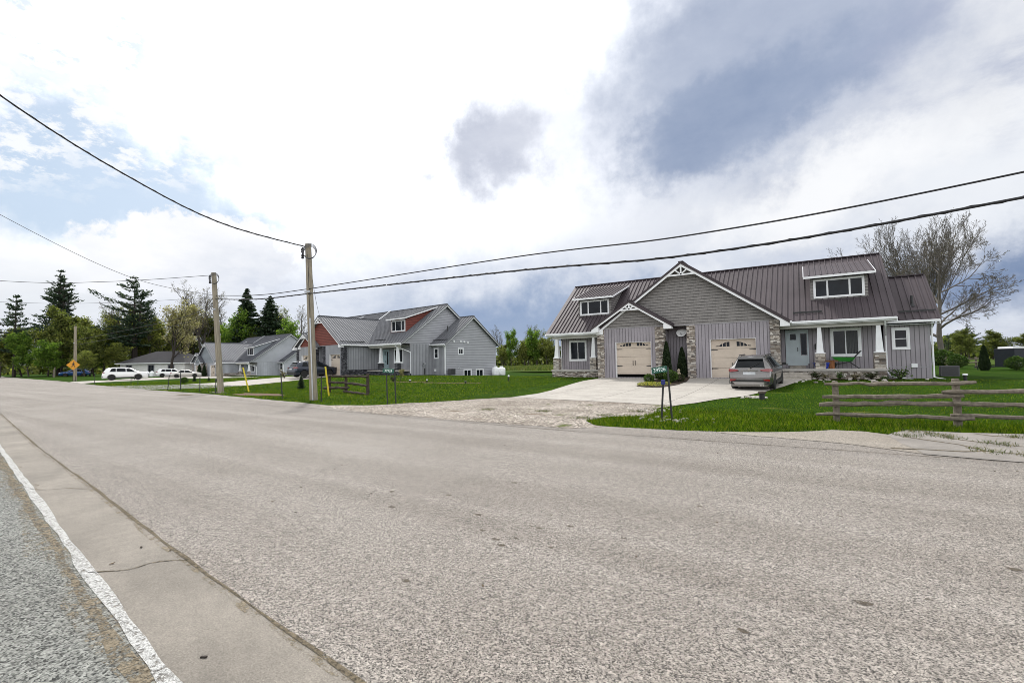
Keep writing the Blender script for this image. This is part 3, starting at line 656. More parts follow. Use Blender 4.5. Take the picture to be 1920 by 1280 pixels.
    gy = -g-.06; m.slab([(gc+gw,gy,E),(gc,gy,ah),(gc,vB,ah),(gc+gw,0,E)], T); m.slab([(gc-gw,gy,E),(gc-gw,0,E),(gc,vB,ah),(gc,gy,ah)], T)
    for s in (1, -1):
        nn = Vector((s*gs,0,1)).normalized(); v = -g+.1
        while v < vB-.1:
            f = max(0, v/vB)
            ribs(m, [((gc+s*gw*(1-f), v, E+(ah-E)*f), (gc, v, ah))], nn); v += .3
    m.bar((gc,-g,ah+.02), (gc,vB,ah+.02), .3, .06)
    gr = m.build('garage_roof', rf, root)
    for s in (1, -1): m = MB(); m.bar((gc+s*gw*.93, -g+.1, E+(ah-E)*.07+.09), (gc+s*gw*.93, -.2, E+(ah-E)*.07+.09), .04, .09); m.build('snow_guard', MT['black'], gr)
    m = MB(); z0 = E-.14
    for s in (1, -1):
        m.slab([(gc+s*gw, -g-.03, E-.3), (gc, -g-.03, ah-.3), (gc, -g-.03, ah-.09), (gc+s*gw, -g-.03, E-.09)], (0,.05,0))
        m.slab([(gc+s*gw, -g-.028, E-.3), (gc+s*(gw-.48), -g-.028, E-.3), (gc+s*(gw-.48), -g-.028, E-.3+gs*.48), (gc+s*gw, -g-.028, E-.2)], (0,.42,0))
    m.build('rake_board', MT['white'], root)
    m = MB(); m.box(gc+gw-.01, gc+gw+.1, -g, -.12, E-.15, E-.02); m.build('gutter', MT['white'], root, bevel=.015)
    def truss(c, w, top, v, k):
        m = MB(); h = w*k; zc = top-.06-h
        m.bar((c-w, v, zc), (c+w, v, zc), .05, .1); m.bar((c, v, zc), (c, v, top-.15), .05, .09, up=(1,0,0))
        for s in (-1, 1): m.bar((c, v, zc+.03), (c+s*w*.42, v, top-.1-h*.42), .05, .075, up=(1,0,0))
        m.build('gable_truss', MT['white'], root)
    truss(gc, .95, ah-.1, -g-.01, gs)
    # front walls
    bR, bL, sc, sw, sh = P['bR'], P['bL'], P['sc'], P['sw'], P['sh']; zs = P['zs']
    m = MB(); half = gw-.45; zz = lambda d: ah-.2-gs*d
    m.slab([(gc-half, gf, zs), (gc+half, gf, zs), (gc+half, gf, max(zs+.02, zz(half))), (gc, gf, ah-.2), (gc-half, gf, max(zs+.02, zz(half)))], (0,.14,0)); m.build('gable_wall', shk, root)
    m = MB(); m.box(gc-half, gc+half, gf-.02, gf+.1, zs-.05, zs-.002); m.build('band_board', MT['grey_trim'], root)
    rl, rr = P['rec']                                  # recess between the doors
    m = MB(); d0, d1, db, dt = P['rdoor']
    wall_open(m, rr, bR-.46, gf, .3, base-.6, zs-.052, [(d0, d1, zf, dt)]); m.box(bR-.6, bR-.46, gf+.302, pv+.3, base-.6, E-.2); m.build('wall', bb, root)
    m = MB(); m.box(bR-.459, bR-.3, gf+.5, pv, base-.6, E-.24); m.build('wall', bb, root)
    m = MB(); m.box(rl-.2, rr+.2, gf+1.1, gf+1.24, base-.6, zs-.052); m.box(rr, rr+.14, gf+.302, gf+1.1, base-.6, zs-.052); m.box(rl-.14, rl, gf+.2, gf+1.1, base-.6, zs-.052); m.build('wall', bb, root)
    m = MB(); m.box(rl-.3, rr+.3, gf+.12, gf+1.25, zs-.06, zs-.004); m.build('soffit', MT['tan_trim'], root)
    garage_door(root, gf+.2, d0, d1, zf, dt)
    def jambs(d0, d1, dt, v):
        m = MB(); m.box(d0-.002, d0+.02, v+.035, v+.25, zf, dt); m.box(d1-.02, d1+.002, v+.035, v+.25, zf, dt); m.box(d0+.02, d1-.02, v+.035, v+.25, dt-.02, dt); m.build('door_jamb', MT['white'], root)
    # small front gable over the left garage
    sf = gf-.3; sv = sf-.42
    m = MB(); wall_open(m, sc-sw+.3, rl-.02, sf, .3, base-.6, P['zs2']-.052, [(P['ldoor'][0], P['ldoor'][1], zf, P['ldoor'][3])]); m.build('wall', bb, root)
    m = MB(); m.box(sc-sw+.3, sc-sw+.44, sf+.302, pv, base-.6, E-.2); m.build('wall', bb, root)
    garage_door(root, sf+.2, P['ldoor'][0], P['ldoor'][1], zf, P['ldoor'][3], P.get('gap', 0))
    jambs(P['ldoor'][0], P['ldoor'][1], P['ldoor'][3], sf-.03); jambs(d0, d1, dt, gf-.03)
    ss = (sh-P['sE'])/sw; hs = sw-.4
    m = MB(); m.slab([(sc-hs, sf, P['zs2']), (sc+hs, sf, P['zs2']), (sc+hs, sf, max(P['zs2']+.02, sh-.18-ss*hs)), (sc, sf, sh-.18), (sc-hs, sf, max(P['zs2']+.02, sh-.18-ss*hs))], (0,.14,0)); m.build('gable_wall', shk, root)
    m = MB(); m.box(sc-hs, sc+hs, sf-.02, sf+.1, P['zs2']-.05, P['zs2']-.002); m.build('band_board', MT['grey_trim'], root)
    m = MB(); back = gf+.02
    vl = max(0.3, (sh-E)/sl)
    sy = sv-.06; m.slab([(sc+sw,sy,P['sE']),(sc,sy,sh),(sc,vl,sh),(sc+sw,back,P['sE'])], T); m.slab([(sc-sw,sy,P['sE']),(sc-sw,back+.9,P['sE']),(sc,vl,sh),(sc,sy,sh)], T)
    for s in (1, -1):
        nn = Vector((s*ss,0,1)).normalized(); v = sv+.06
        while v < vl-.1:
            f = max(0, (v-back)/(vl-back)); ribs(m, [((sc+s*sw*(1-f), v, P['sE']+(sh-P['sE'])*f), (sc, v, sh))], nn); v += .3
    m.bar((sc,sv,sh+.02), (sc,vl,sh+.02), .28, .05); m.build('small_gable_roof', rf, root)
    m = MB()
    for s in (1, -1):
        m.slab([(sc+s*sw, sv-.03, P['sE']-.28), (sc, sv-.03, sh-.26), (sc, sv-.03, sh-.09), (sc+s*sw, sv-.03, P['sE']-.09)], (0,.05,0))
        m.slab([(sc+s*sw, sv-.028, P['sE']-.3), (sc+s*(sw-.5), sv-.028, P['sE']-.3), (sc+s*(sw-.5), sv-.028, P['sE']-.3+ss*.5), (sc+s*sw, sv-.028, P['sE']-.2)], (0,.44,0))
    m.build('rake_board', MT['white'], root)
    truss(sc, .75, sh-.08, sv-.01, ss)
    # stone pillars
    for k, (a, b, v, zt) in enumerate([(bR-.47, bR+.0, gf, zs-.0), (rr-.0, rr+.48, gf, zs-.055), (rl-.52, rl+.02, sf, P['zs2']-.055), (sc-sw+.28, sc-sw+.75, sf, P['zs2']-.055)]):
        m = MB(); stone_box(m, a, b, v-.07, v+.42, base-.5, zt, 20+k); m.build('stone_pillar', stn, root)
    if P['n'] != 1:
        m = MB(); stone_box(m, bR-.44, bR-.27, gf+.43, pv, base-.5, base+.75, 77); m.build('stone_skirt', stn, root)
    # dormers
    for (a, b) in (P['dr'], P['dl']):
        v0 = P['dv']; zb, zt = cz(v0)-.05, P['dz']; ov = .32; ve = (zt+.1-E-.33*(v0-.4))/(sl-.33) if sl > .4 else rd
        ve = min(ve, rd-.1); ze = cz(ve)+.02
        m = MB(); m.slab([(a, v0, zb), (b, v0, zb), (b, v0, zt), (a, v0, zt)], (0,.1,0))
        for x, s in ((b, -1), (a, 1)): m.slab([(x, v0+.1, cz(v0+.1)-.06), (x, ve, ze-.05), (x, v0+.1, zt+.03)], (s*.1,0,0))
        m.slab([(a-.02, v0-.02, zb-.02), (b+.02, v0-.02, zb-.02), (b+.02, v0-.02, zb+.1), (a-.02, v0-.02, zb+.1)], (0,.02,0))
        dm = m.build('dormer', shk, root)
        m = MB(); p0 = (v0-.42, zt+.1); m.slab([(a-ov, p0[0], p0[1]), (b+ov, p0[0], p0[1]), (b+ov, ve, ze+.03), (a-ov, ve, ze+.03)], (0,0,-.08))
        u = b+ov-.1; nn = Vector((0,-(ze-p0[1])/(ve-p0[0]),1)).normalized()
        while u > a-ov: ribs(m, [((u, p0[0], p0[1]), (u, ve, ze+.03))], nn); u -= .3
        m.build('dormer_roof', rf, dm)
        m = MB(); m.box(a-ov-.01, b+ov+.01, p0[0]-.04, p0[0]-.002, p0[1]-.13, p0[1]+.0)
        for x in (a-ov-.03, b+ov): m.slab([(x, p0[0], p0[1]-.11), (x, ve, ze-.1), (x, ve, ze+.02), (x, p0[0], p0[1]-.0)], (.03,0,0))
        m.build('dormer_fascia', MT['white'], dm)
        w0, w1 = a+.22, b-.22; q = (w1-w0)
        f = Face('front', v0); wb, wt = zb+.2, zt-.13
        mm = MB(); t = .07
        f.box(mm, w0-t, w1+t, wt, wt+t, 0, .04); f.box(mm, w0-t, w1+t, wb-t, wb, 0, .045); f.box(mm, w0-t, w0+.05, wb, wt, 0, .04); f.box(mm, w1-.05, w1+t, wb, wt, 0, .04)
        for x in (w0+q*.27, w0+q*.73): f.box(mm, x-.045, x+.045, wb, wt, 0, .035)
        f.box(mm, w0, w1, wt-.05, wt, 0, .03); f.box(mm, w0, w1, wb, wb+.05, 0, .03)
        mm.build('window_frame', MT['white'], dm)
        mm = MB(); f.box(mm, w0, w1, wb, wt, 0, .012); mm.build('pane', MT['glass'], dm)
    # --- wing at the right end
    W = P['wing']; wE, wz, v0, v1, wu = W['E'], W['rh'], W['v0'], W['v1'], W['u']; vm = (v0+v1)/2; wf, wb_ = v0+.4, v1-.4; ww = wu-.35
    ws = (wz-wE)/(vm-v0)
    m = MB(); wx = wu+.07; m.slab([(-.42,v0,wE),(wx,v0,wE),(wx,vm,wz),(-.42,vm,wz)], T); m.slab([(-.42,vm,wz),(wx,vm,wz),(wx,v1,wE),(-.42,v1,wE)], T)
    nn = Vector((0,-ws,1)).normalized(); u = wu-.1
    while u > -.4: ribs(m, [((u,v0,wE),(u,vm,wz))], nn); u -= .3
    m.bar((-.4,vm,wz+.02), (wu,vm,wz+.02), .3, .06); wr = m.build('wing_roof', rf, root)
    m = MB(); m.bar((-.35, v0+.5, wE+ws*.5+.08), (wu-.05, v0+.5, wE+ws*.5+.08), .04, .09); m.build('snow_guard', MT['black'], wr)
    if W['vent']:
        m = MB(); a, b = W['vent']; zz = wE+ws*(b-v0); m.tube([(a,b,zz-.05),(a,b,zz+.55)], .06, 10); m.lathe([(.14,zz-.08),(.1,zz+.02),(.07,zz+.1)], (a,b,0), 10); m.build('vent_pipe', MT['black'], wr)
    m = MB(); m.box(-.38, wu, v0-.1, v0-.004, wE-.15, wE-.02); m.box(-.38, wu-.02, v0-.003, wf+.05, wE-.24, wE-.215); m.build('gutter', MT['white'], root, bevel=.015)
    m = MB()
    for p, q in (((wu, v0-.06, wE-.14), (wu, vm, wz-.13)), ((wu, v1+.06, wE-.14), (wu, vm, wz-.13))):
        m.slab([(p[0]-.02, p[1], p[2]-.12), (q[0]-.02, q[1], q[2]-.14), (q[0]-.02, q[1], q[2]+.06), (p[0]-.02, p[1], p[2]+.06)], (.045, 0, 0))
    m.build('rake_board', MT['white'], root)
    m = MB(); m.box(-.399, ww-.14, wf, wf+.14, W['base']-.6, wE-.22); m.build('wall', bb, root)
    m = MB(); m.box(-.399, ww, wf-.015, wf-.001, W['base']+.62, W['base']+.66); m.build('band_board', MT['grey_trim'], root)
    zz = lambda v: wE+ws*(v-v0)-.17
    m = MB(); m.slab([(ww, wf, W['base']-.6), (ww, wb_, W['base']-1), (ww, wb_, zz(v0+.4)), (ww, vm, wz-.2), (ww, wf, zz(v0+.4))], (-.14,0,0)); m.build('wing_wall', lap if P['n'] != 1 else bb, root)
    m = MB(); m.box(-.399, ww-.14, wb_-.14, wb_, W['base']-1, wE-.22); m.build('wall', bb, root)
    m = MB(); m.box(ww-.08, ww+.012, wf-.012, wf+.08, W['base']-.5, wE-.22); m.build('corner_trim', MT['grey_trim'] if P['n'] == 1 else MT['white'], root)
    a0, a1, b0, b1 = W['win']; window(root, Face('front', wf), a0, a1, b0, b1, rails=((b0+b1)/2,), trim=.1)
    for a0, a1, b0, b1 in W['side']: window(root, Face('side', ww), a0, a1, b0, b1, [((a0+a1)/2, .05)], trim=.09)
    # --- downspouts
    def spout(pts, mat='white'): m = MB(); m.tube(pts, .045, 6); m.build('downspout', MT[mat], root)
    if P['n'] == 1:
        spout([(-.5,-.02,E-.14),(-.45,.25,E-.45),(-.32,pv-.08,E-.95),(-.32,pv-.08,base+.35),(-.15,pv-.4,base+.12),(.75,pv-1.0,base-.03)])
        spout([(ww+.06,v0,wE-.12),(ww+.08,wf-.02,wE-.45),(ww+.08,wf-.02,base+.1),(ww+.5,wf-.5,base-.02),(ww+1.1,wf-1.0,base-.05)])
        spout([(-L+.4,-.02,E-.14),(-L+.5,pv-.08,E-.5),(-L+.5,pv-.08,base+.3)])
        m = MB(); Face('front', wf).box(m, .7, .95, base+.62, base+.82, 0, .09); m.build('wall_vent', MT['white2'], root)
    else:
        spout([(-1.2,-.02,E-.14),(-.9,.2,E-.4),(-.5,1.35,E-.85),(-.35,1.5,E-.95),(-.35,1.5,base+.3)])
        spout([(-.35,1.5,base+.3),(-.35,1.5,base-.2)], 'black')
        spout([(ww+.05,v0,wE-.14),(ww+.02,wf-.06,wE-.45),(ww+.02,wf-.06,base+.15)]); spout([(ww+.02,wf-.06,base+.15),(ww+.02,wf-.06,W['base']-.2)], 'black')
        if P['n'] == 2:
            m = MB(); fs_ = Face('side', -.4); fs_.box(m, 3.05, 3.35, 1.35, 1.75, 0, .14); fs_.box(m, 3.17, 3.23, .1, 1.35, 0, .06); m.lathe([(.02,-.26),(.13,-.26),(.13,-.1),(.02,-.1)], (0,3.2,1.62), 12, 'x'); m.build('electric_meter', MT['galv'], root)
            m = MB(); fs_.box(m, 3.3, 3.42, .45, 1.1, 0, .1); m.build('meter_conduit', MT['ac'], root)
            m = MB(); Face('front', wf).box(m, -.05, .2, .74, .98, 0, .09); m.build('wall_vent', MT['white2'], root)
            fw = Face('side', ww)
            for v, z in ((5.75,3.95),(6.75,3.96),(7.3,3.92),(7.85,3.88)): m = MB(); fw.box(m, v-.11, v+.11, z-.08, z+.1, 0, .1); m.build('wall_vent', MT['white2'], root)
            m = MB(); m.tube([(ww+.05,6.35,1.0),(ww+.12,6.4,1.1),(ww+.12,6.55,1.1),(ww+.05,6.6,.9)], .03, 6); m.build('gas_pipe', MT['white2'], root)
    return root
H1 = house(dict(n=1, name='semi_detached_house', label='large house with brown metal roof, tan stone pillars and a silver SUV in front', x=3.96, y=30.8, rot=0,
    E=3.75, rd=5.5, rh=8.07, zf=.5, base=.42, pv=1.65, pf=1.0, colh=.85, bb='bb1', lap='bb1', shake='shake1', roof='roof1', stone='stone1', doormat='door',
    gR=-4.78, sL=-16.3, bR=-5.29, bL=-15.9, guards=[(-4.6,-3.2)], door=(-5.0,-3.98,1.28,3.22), win_r=(-2.72,-1.5,1.78,3.2), win_l=(-19.55,-18.3,1.74,3.12),
    cols_r=(-.75,-3.38), cols_l=(-20.05,-17.05), g=.8, gc=-10.55, gw=5.8, ah=7.86, sc=-13.87, sw=2.72, sh=5.62, sE=3.92, zs=3.86, zs2=3.86, rec=(-11.77,-10.38),
    rdoor=(-9.03,-6.5,.5,2.86), ldoor=(-15.03,-12.6,.5,2.86), gap=.2, dr=(-3.7,-.97), dl=(-18.8,-16.15), dv=1.65, dz=6.32,
    wing=dict(E=3.58, rh=6.38, v0=1.2, v1=7.8, u=1.87, vent=(.95,2.2), base=.42, win=(.04,.6,2.1,3.1), side=[])))
H2 = house(dict(n=2, name='semi_detached_house', label='grey house with red shingle gables and grey metal roof behind the nearer pole', x=-34.65, y=32.6, rot=-.12, strip=True,
    E=3.75, rd=6.36, rh=8.25, zf=.5, base=.3, pv=1.5, pf=.95, colh=.75, bb='bb2', lap='lap2', shake='shake2', roof='roof2', stone='stone2', doormat='door2',
    gR=-5.9, sL=-16.2, bR=-6.0, bL=-15.8, guards=[(-5.4,-3.4)], door=(-5.1,-4.2,1.0,3.1), win_r=(-3.1,-1.7,1.78,3.15), win_l=(-19.5,-18.2,1.7,3.1),
    cols_r=(-.95,-3.93), cols_l=(-20.0,-17.0), g=3.22, gc=-10.7, gw=4.8, ah=7.1, sc=-13.6, sw=2.6, sh=5.3, sE=3.7, zs=3.75, zs2=3.72, rec=(-11.6,-10.3),
    rdoor=(-8.95,-6.75,.5,2.75), ldoor=(-14.8,-12.5,.5,2.75), dr=(-4.2,-1.45), dl=(-19.2,-16.5), dv=1.8, dz=6.4,
    wing=dict(E=3.68, rh=6.9, v0=4.1, v1=13.0, u=2.0, vent=(.2,6.2), base=-.05, win=(-.04,.5,2.18,3.16), side=[(6.45,7.12,2.58,3.17),(7.26,8.34,-.06,.8),(9.2,10.3,-.06,.8)])))
H3 = house(dict(n=3, name='semi_detached_house', label='pale blue-grey house with slate metal roof behind the leaning pole', x=-88.63, y=45.09, rot=-.09, strip=True,
    E=2.32, rd=7.93, rh=8.0, zf=-.35, base=-.5, pv=1.7, pf=-.1, colh=.7, bb='bb3', lap='lap3', shake='shake3', roof='roof3', stone='stone1', doormat='door2',
    gR=-6.3, sL=-19.4, bR=-6.4, bL=-18.4, guards=[(-6.0,-4.4)], door=(-5.4,-4.5,-.08,1.9), win_r=(-3.1,-1.7,.5,1.8), win_l=(-20.0,-19.2,.5,1.8),
    cols_r=(-.8,-4.7), cols_l=(-20.1,), g=3.55, gc=-11.9, gw=5.6, ah=6.4, sc=-15.8, sw=3.0, sh=4.4, sE=2.5, zs=2.3, zs2=2.3, rec=(-13.4,-11.9),
    rdoor=(-10.0,-7.5,-.35,1.85), ldoor=(-17.2,-14.7,-.35,1.85), dr=(-4.9,-1.9), dl=(-20,-17.5), dv=1.7, dz=5.15,
    wing=dict(E=2.25, rh=5.2, v0=5.5, v1=13.5, u=1.6, vent=None, base=-.5, win=(-.2,.7,.75,2.0), side=[])))
# bungalow among the trees
b = empty('bungalow', (-118.3, 43.0, 0), .5, 'low white brick bungalow with dark hip roof under the trees', 'house')
bz = -.4; hw, hd, eh = 7.3, 4.2, 2.5
m = MB(); m.box(-hw, hw, -hd, hd, bz-.5, eh); m.build('wall', MT['brick_white'], b)
m = MB(); o = .6; rr_ = [(-hw-o,-hd-o,eh),(hw+o,-hd-o,eh),(hw+o,hd+o,eh),(-hw-o,hd+o,eh),(-hw+4.4,0,5.1),(hw-4.4,0,5.1)]
m.add(rr_, [(0,1,5,4),(1,2,5),(2,3,4,5),(3,0,4),(3,2,1,0)]); m.build('roof', MT['shingle'], b)
m = MB(); m.box(-hw-o, hw+o, -hd-o-.08, -hd-o-.005, eh-.14, eh+.02); m.box(hw+o+.005, hw+o+.08, -hd-o, hd+o, eh-.14, eh+.02); m.build('gutter', MT['white'], b)
for a in (-5.9,-.9,3.6): window(b, Face('front', -hd), a, a+1.3, .5, 2.1, [(a+.65,.06)], frame='grey_trim')
window(b, Face('side', hw), -1, .4, .6, 2.0, [(-.3,.05)])
s = empty('barn', (-134, 54.5, 0), .5, 'dark weathered barn with a black roof behind the bungalow', 'barn')
m = MB(); m.box(-5,5,-3.5,3.5,-.8,3.6); m.build('wall', MT['rail2'], s)
m = MB(); m.slab([(-5.4,-3.9,3.5),(5.4,-3.9,3.5),(5.4,0,6.0),(-5.4,0,6.0)], (0,0,.15)); m.slab([(-5.4,3.9,3.5),(-5.4,0,6.0),(5.4,0,6.0),(5.4,3.9,3.5)], (0,0,.15)); m.build('roof', MT['shingle'], s)
# ------------------------------------------------------------------ vehicles (x forward, origin mid-length on the ground)
CK = dict(
 suv=dict(L=4.7, W=.94, zt=([0,.05,.10,.25,.45,.62,1.2,2.0,2.7,3.1,3.72,4.2,4.5,4.66,4.7],[.74,.98,1.07,1.30,1.57,1.63,1.675,1.67,1.61,1.49,1.11,1.06,.98,.80,.62]),
    w=([0,.06,.2,.6,3.6,4.25,4.55,4.7],[.84,.885,.92,.94,.94,.90,.80,.62]), wr=([0,.1,.45,.7,2.0,2.9,3.3,3.72,4.7],[.76,.71,.575,.585,.61,.61,.67,.79,.56]),
    belt=([0,.6,3.7],[1.10,1.07,1.0]), wb=(.97,3.67), rw=.36, side=[(.75,1.38,.95,1.36),(1.45,2.38,1.43,2.34),(2.46,3.5,2.42,2.92)], ws=(3.05,3.62), rg=(.14,.42)),
 wagon=dict(L=4.7, W=.91, zt=([0,.05,.10,.3,.6,.8,1.2,2.0,2.6,3.0,3.6,4.2,4.5,4.66,4.7],[.7,.9,.98,1.18,1.42,1.47,1.5,1.5,1.44,1.32,1.0,.95,.87,.72,.56]),
    w=([0,.06,.2,.6,3.6,4.25,4.55,4.7],[.80,.85,.88,.91,.91,.87,.77,.6]), wr=([0,.1,.45,.7,2.0,2.9,3.3,3.72,4.7],[.72,.7,.6,.6,.62,.62,.66,.76,.54]),
    belt=([0,.6,3.7],[.98,.95,.9]), wb=(.95,3.65), rw=.33, side=[(.75,1.3,.95,1.28),(1.4,2.3,1.38,2.26),(2.38,3.4,2.34,2.84)], ws=(2.95,3.52), rg=(.14,.55)),
 sedan=dict(L=4.6, W=.89, zt=([0,.05,.12,.5,.85,1.25,1.7,2.3,2.7,3.0,3.5,4.1,4.4,4.56,4.6],[.66,.9,1.0,1.04,1.08,1.3,1.44,1.45,1.38,1.26,.97,.92,.84,.7,.55]),
    w=([0,.06,.2,.6,3.6,4.25,4.45,4.6],[.76,.82,.86,.89,.89,.85,.75,.58]), wr=([0,.5,.9,1.4,2.0,2.9,3.3,3.72,4.6],[.7,.7,.68,.56,.57,.58,.64,.74,.52]),
    belt=([0,.6,3.6],[.95,.94,.88]), wb=(.95,3.6), rw=.32, side=[(1.15,2.1,1.45,2.08),(2.18,3.3,2.16,2.75)], ws=(2.8,3.42), rg=(.9,1.3)))
def car(kind, name, label, loc, yaw, pm, detail=False, group=None, clad=True):
    K = CK[kind]; L = K['L']; root = empty(name, loc, yaw, label, 'car', group); ox = -L/2
    I = lambda k, x: float(np.interp(x, *K[k]))
    def half(x):
        zt, w, wr, bl = I('zt', x), I('w', x), I('wr', x), I('belt', x); rw = K['rw']
        P = [[0,.25],[.86*w,.25],[.965*w,.36],[w,.62],[w*.99,min(.9,zt-.07)],[w*.955,min(bl,zt-.045)],[min(wr,w*.93),zt-.06],[min(wr,w*.93)*.86,zt-.012],[0,zt]]
        for xw in K['wb']:
            d = (rw+.07)**2-(x-xw)**2
            if d > 0:
                za = rw+math.sqrt(d)
                for i in (1,2,3): P[i][1] = max(P[i][1], za+.004*i)
                if P[4][1] < P[3][1]+.02: P[4][1] = P[3][1]+.02
        return P
    xs = sorted(set([round(t, 3) for t in np.linspace(0, L, 60)] + [x for x in K['zt'][0]] + [xw+s*(K['rw']+.07)*f for xw in K['wb'] for s in (-1,1) for f in (1,.97,.85,.6)]))
    mb = MB(); n = 16
    for x in xs:
        h = half(x); ring = [(ox+x, y, z) for y, z in h] + [(ox+x, -y, z) for y, z in h[-2:0:-1]]; mb.v += ring
    for i in range(len(xs)-1):
        for k in range(n): mb.f.append((i*n+k, i*n+(k+1) % n, (i+1)*n+(k+1) % n, (i+1)*n+k))
    mb.f.append(tuple(range(n-1,-1,-1))); mb.f.append(tuple((len(xs)-1)*n+k for k in range(n)))
    body = mb.build('body', MT[pm], root, smooth=True)
    md = body.modifiers.new('edge', 'EDGE_SPLIT'); md.split_angle = R_(38)
    def sidept(x, t, s):
        h = half(x); a, b = h[5], h[6]; return (ox+x, s*(a[0]+(b[0]-a[0])*t+.008), a[1]+(b[1]-a[1])*t+.004)
    for s in (1, -1):
        for (a0, a1, b0, b1) in K['side']:
            m = MB(); N = 8
            for j in range(3):
                t = .07+.8*j/2
                for i in range(N+1): xa = a0+(b0-a0)*j/2; xb = a1+(b1-a1)*j/2; m.v.append(sidept(xa+(xb-xa)*i/N, t, s))
            m.f = [(j*(N+1)+i, j*(N+1)+i+1, (j+1)*(N+1)+i+1, (j+1)*(N+1)+i) for j in range(2) for i in range(N)]
            m.build('side_window', MT['glass_car'], root, smooth=True)
    def topglass(x0, x1, nm, f=.9, dz=.012, sx=1):
        m = MB(); N = 6
        for j in range(N+1):
            x = x0+(x1-x0)*j/N; h = half(x); wr = h[6][0]*f
            for i in range(9):
                q = -1+2*i/8; y = q*wr; a = abs(y); z = np.interp(a, [0, h[7][0], h[6][0]], [h[8][1], h[7][1], h[6][1]]); m.v.append((ox+x+sx*.01, y, float(z)+dz))
        m.f = [(j*9+i, j*9+i+1, (j+1)*9+i+1, (j+1)*9+i) for j in range(N) for i in range(8)]
        return m.build(nm, MT['glass_car'], root, smooth=True)
    topglass(*K['ws'], 'windscreen'); rg = topglass(*K['rg'], 'rear_window', .92, .01, -1)
    for xw in K['wb']:
        for s in (1, -1):
            r = K['rw']; cy = s*(K['W']-.115)
            m = MB(); m.lathe([(r*.62,-.11),(r*.9,-.115),(r,-.08),(r,.08),(r*.9,.115),(r*.62,.11)], (0,0,0), 26, 'y'); w = m.build('wheel', MT['tyre'], root, smooth=False); w.location = (ox+xw, cy, r)
            m = MB(); o = s*.085; m.lathe([(r*.66,min(o,0)),(r*.66,max(o,0)),(r*.6,max(o,0)),(r*.6,min(o,0))], (0,0,0), 24, 'y')
            for k in range(10): t = k*math.pi/5; m.bar((.02*math.cos(t), o*.9, .02*math.sin(t)), (r*.62*math.cos(t), o*.9, r*.62*math.sin(t)), .035, .03, up=(0,1,0))
            m.build('rim', MT['rim'], w)
            m = MB(); m.lathe([(r*.6,-.03),(r*.6,.03)], (0,0,0), 20, 'y'); m.build('hub', MT['plastic'], w)
    W = K['W']; zb = I('belt', 0)
    # lamps front and rear
    for s in (1, -1):
        m = MB()
        pl = [(.0,.46),(.025,.62),(.05,.82),(.17,W-.035),(.36,W-.012)]; hts = [(zb-.1,zb-.07),(zb-.14,zb-.03),(zb-.17,zb-.02),(zb-.16,zb-.04),(zb-.1,zb-.07)]
        for (x, y), (a, b_) in zip(pl, hts): m.v += [(ox+x-.012, s*y*1.012, a), (ox+x-.012+.02, s*y*1.012, b_)]
        m.f = [(2*i, 2*i+2, 2*i+3, 2*i+1) for i in range(4)]
        m.build('tail_light', MT['redlight'], root)
        m = MB(); zf_ = I('zt', L-.12)-.05
        for (x, y), (a, b_) in zip([(L-.02,.42),(L-.05,.62),(L-.17,.78),(L-.42,.9*W)], [(zf_-.1,zf_-.03),(zf_-.12,zf_),(zf_-.1,zf_+.03),(zf_-.03,zf_+.06)]): m.v += [(ox+x+.01, s*y*1.015, a), (ox+x-.01, s*y*1.015, b_)]
        m.f = [(2*i, 2*i+2, 2*i+3, 2*i+1) for i in range(3)]; m.build('headlight', MT['headlight'], root)
        m = MB(); xm = K['side'][-1][1]-.12; hz = I('belt', xm); m.bar((ox+xm, s*(W-.04), hz+.02), (ox+xm-.03, s*(W+.14), hz+.1), .09, .05); m.box(ox+xm-.11, ox+xm+.03, min(s*(W+.05), s*(W+.23)), max(s*(W+.05), s*(W+.23)), hz+.04, hz+.19); m.build('mirror', MT['plastic'] if pm != 'p_white' else MT[pm], root, bevel=.03)
    m = MB(); m.box(ox+L-.04, ox+L+.012, -.5, .5, .5, .68); m.box(ox+L-.1, ox+L-.0, -.62, .62, .28, .42); m.build('grille', MT['plastic'], root)
    if clad:
        m = MB()
        for s in (1, -1): m.box(ox+K['wb'][0]+K['rw']+.1, ox+K['wb'][1]-K['rw']-.1, min(s*(W-.1), s*(W+.006)), max(s*(W-.1), s*(W+.006)), .25, .4)
        m.build('sill', MT['plastic'], root)
    m = MB(); m.box(ox-.02, ox+.02, -.26, .26, .8, .93); m.build('licence_plate', MT['plate'], root)
    m = MB()
    pl = [(.0,-.84),(-.014,-.8),(-.014,.8),(.0,.84)]
    for x, y in [(.1,-.895),(-.012,-.8),(-.018,0),(-.012,.8),(.1,.895)]: m.v += [(ox+x, y*1.004, .36), (ox+x, y*1.004, .56)]
    m.f = [(2*i, 2*i+2, 2*i+3, 2*i+1) for i in range(4)]; m.build('bumper_cladding', MT['plastic'], root)
    if kind != 'sedan':
        m = MB(); x0 = K['rg'][1]; z0 = I('zt', x0)
        m.slab([(ox+x0-.12, -.54, z0-.03), (ox+x0-.12, .54, z0-.03), (ox+x0+.2, .55, z0+.06), (ox+x0+.2, -.55, z0+.06)], (0,0,.035)); m.build('spoiler', MT['plastic'] if detail else MT[pm], root)
        m = MB()
        for s in (1, -1): m.tube([(ox+.75, s*.55, I('zt',.75)-.03), (ox+.95, s*.565, I('zt',.95)+.035), (ox+2.5, s*.59, I('zt',2.5)+.03), (ox+2.8, s*.58, I('zt',2.8)-.04)], .022, 6)
        m.build('roof_rail', MT['black'], root)
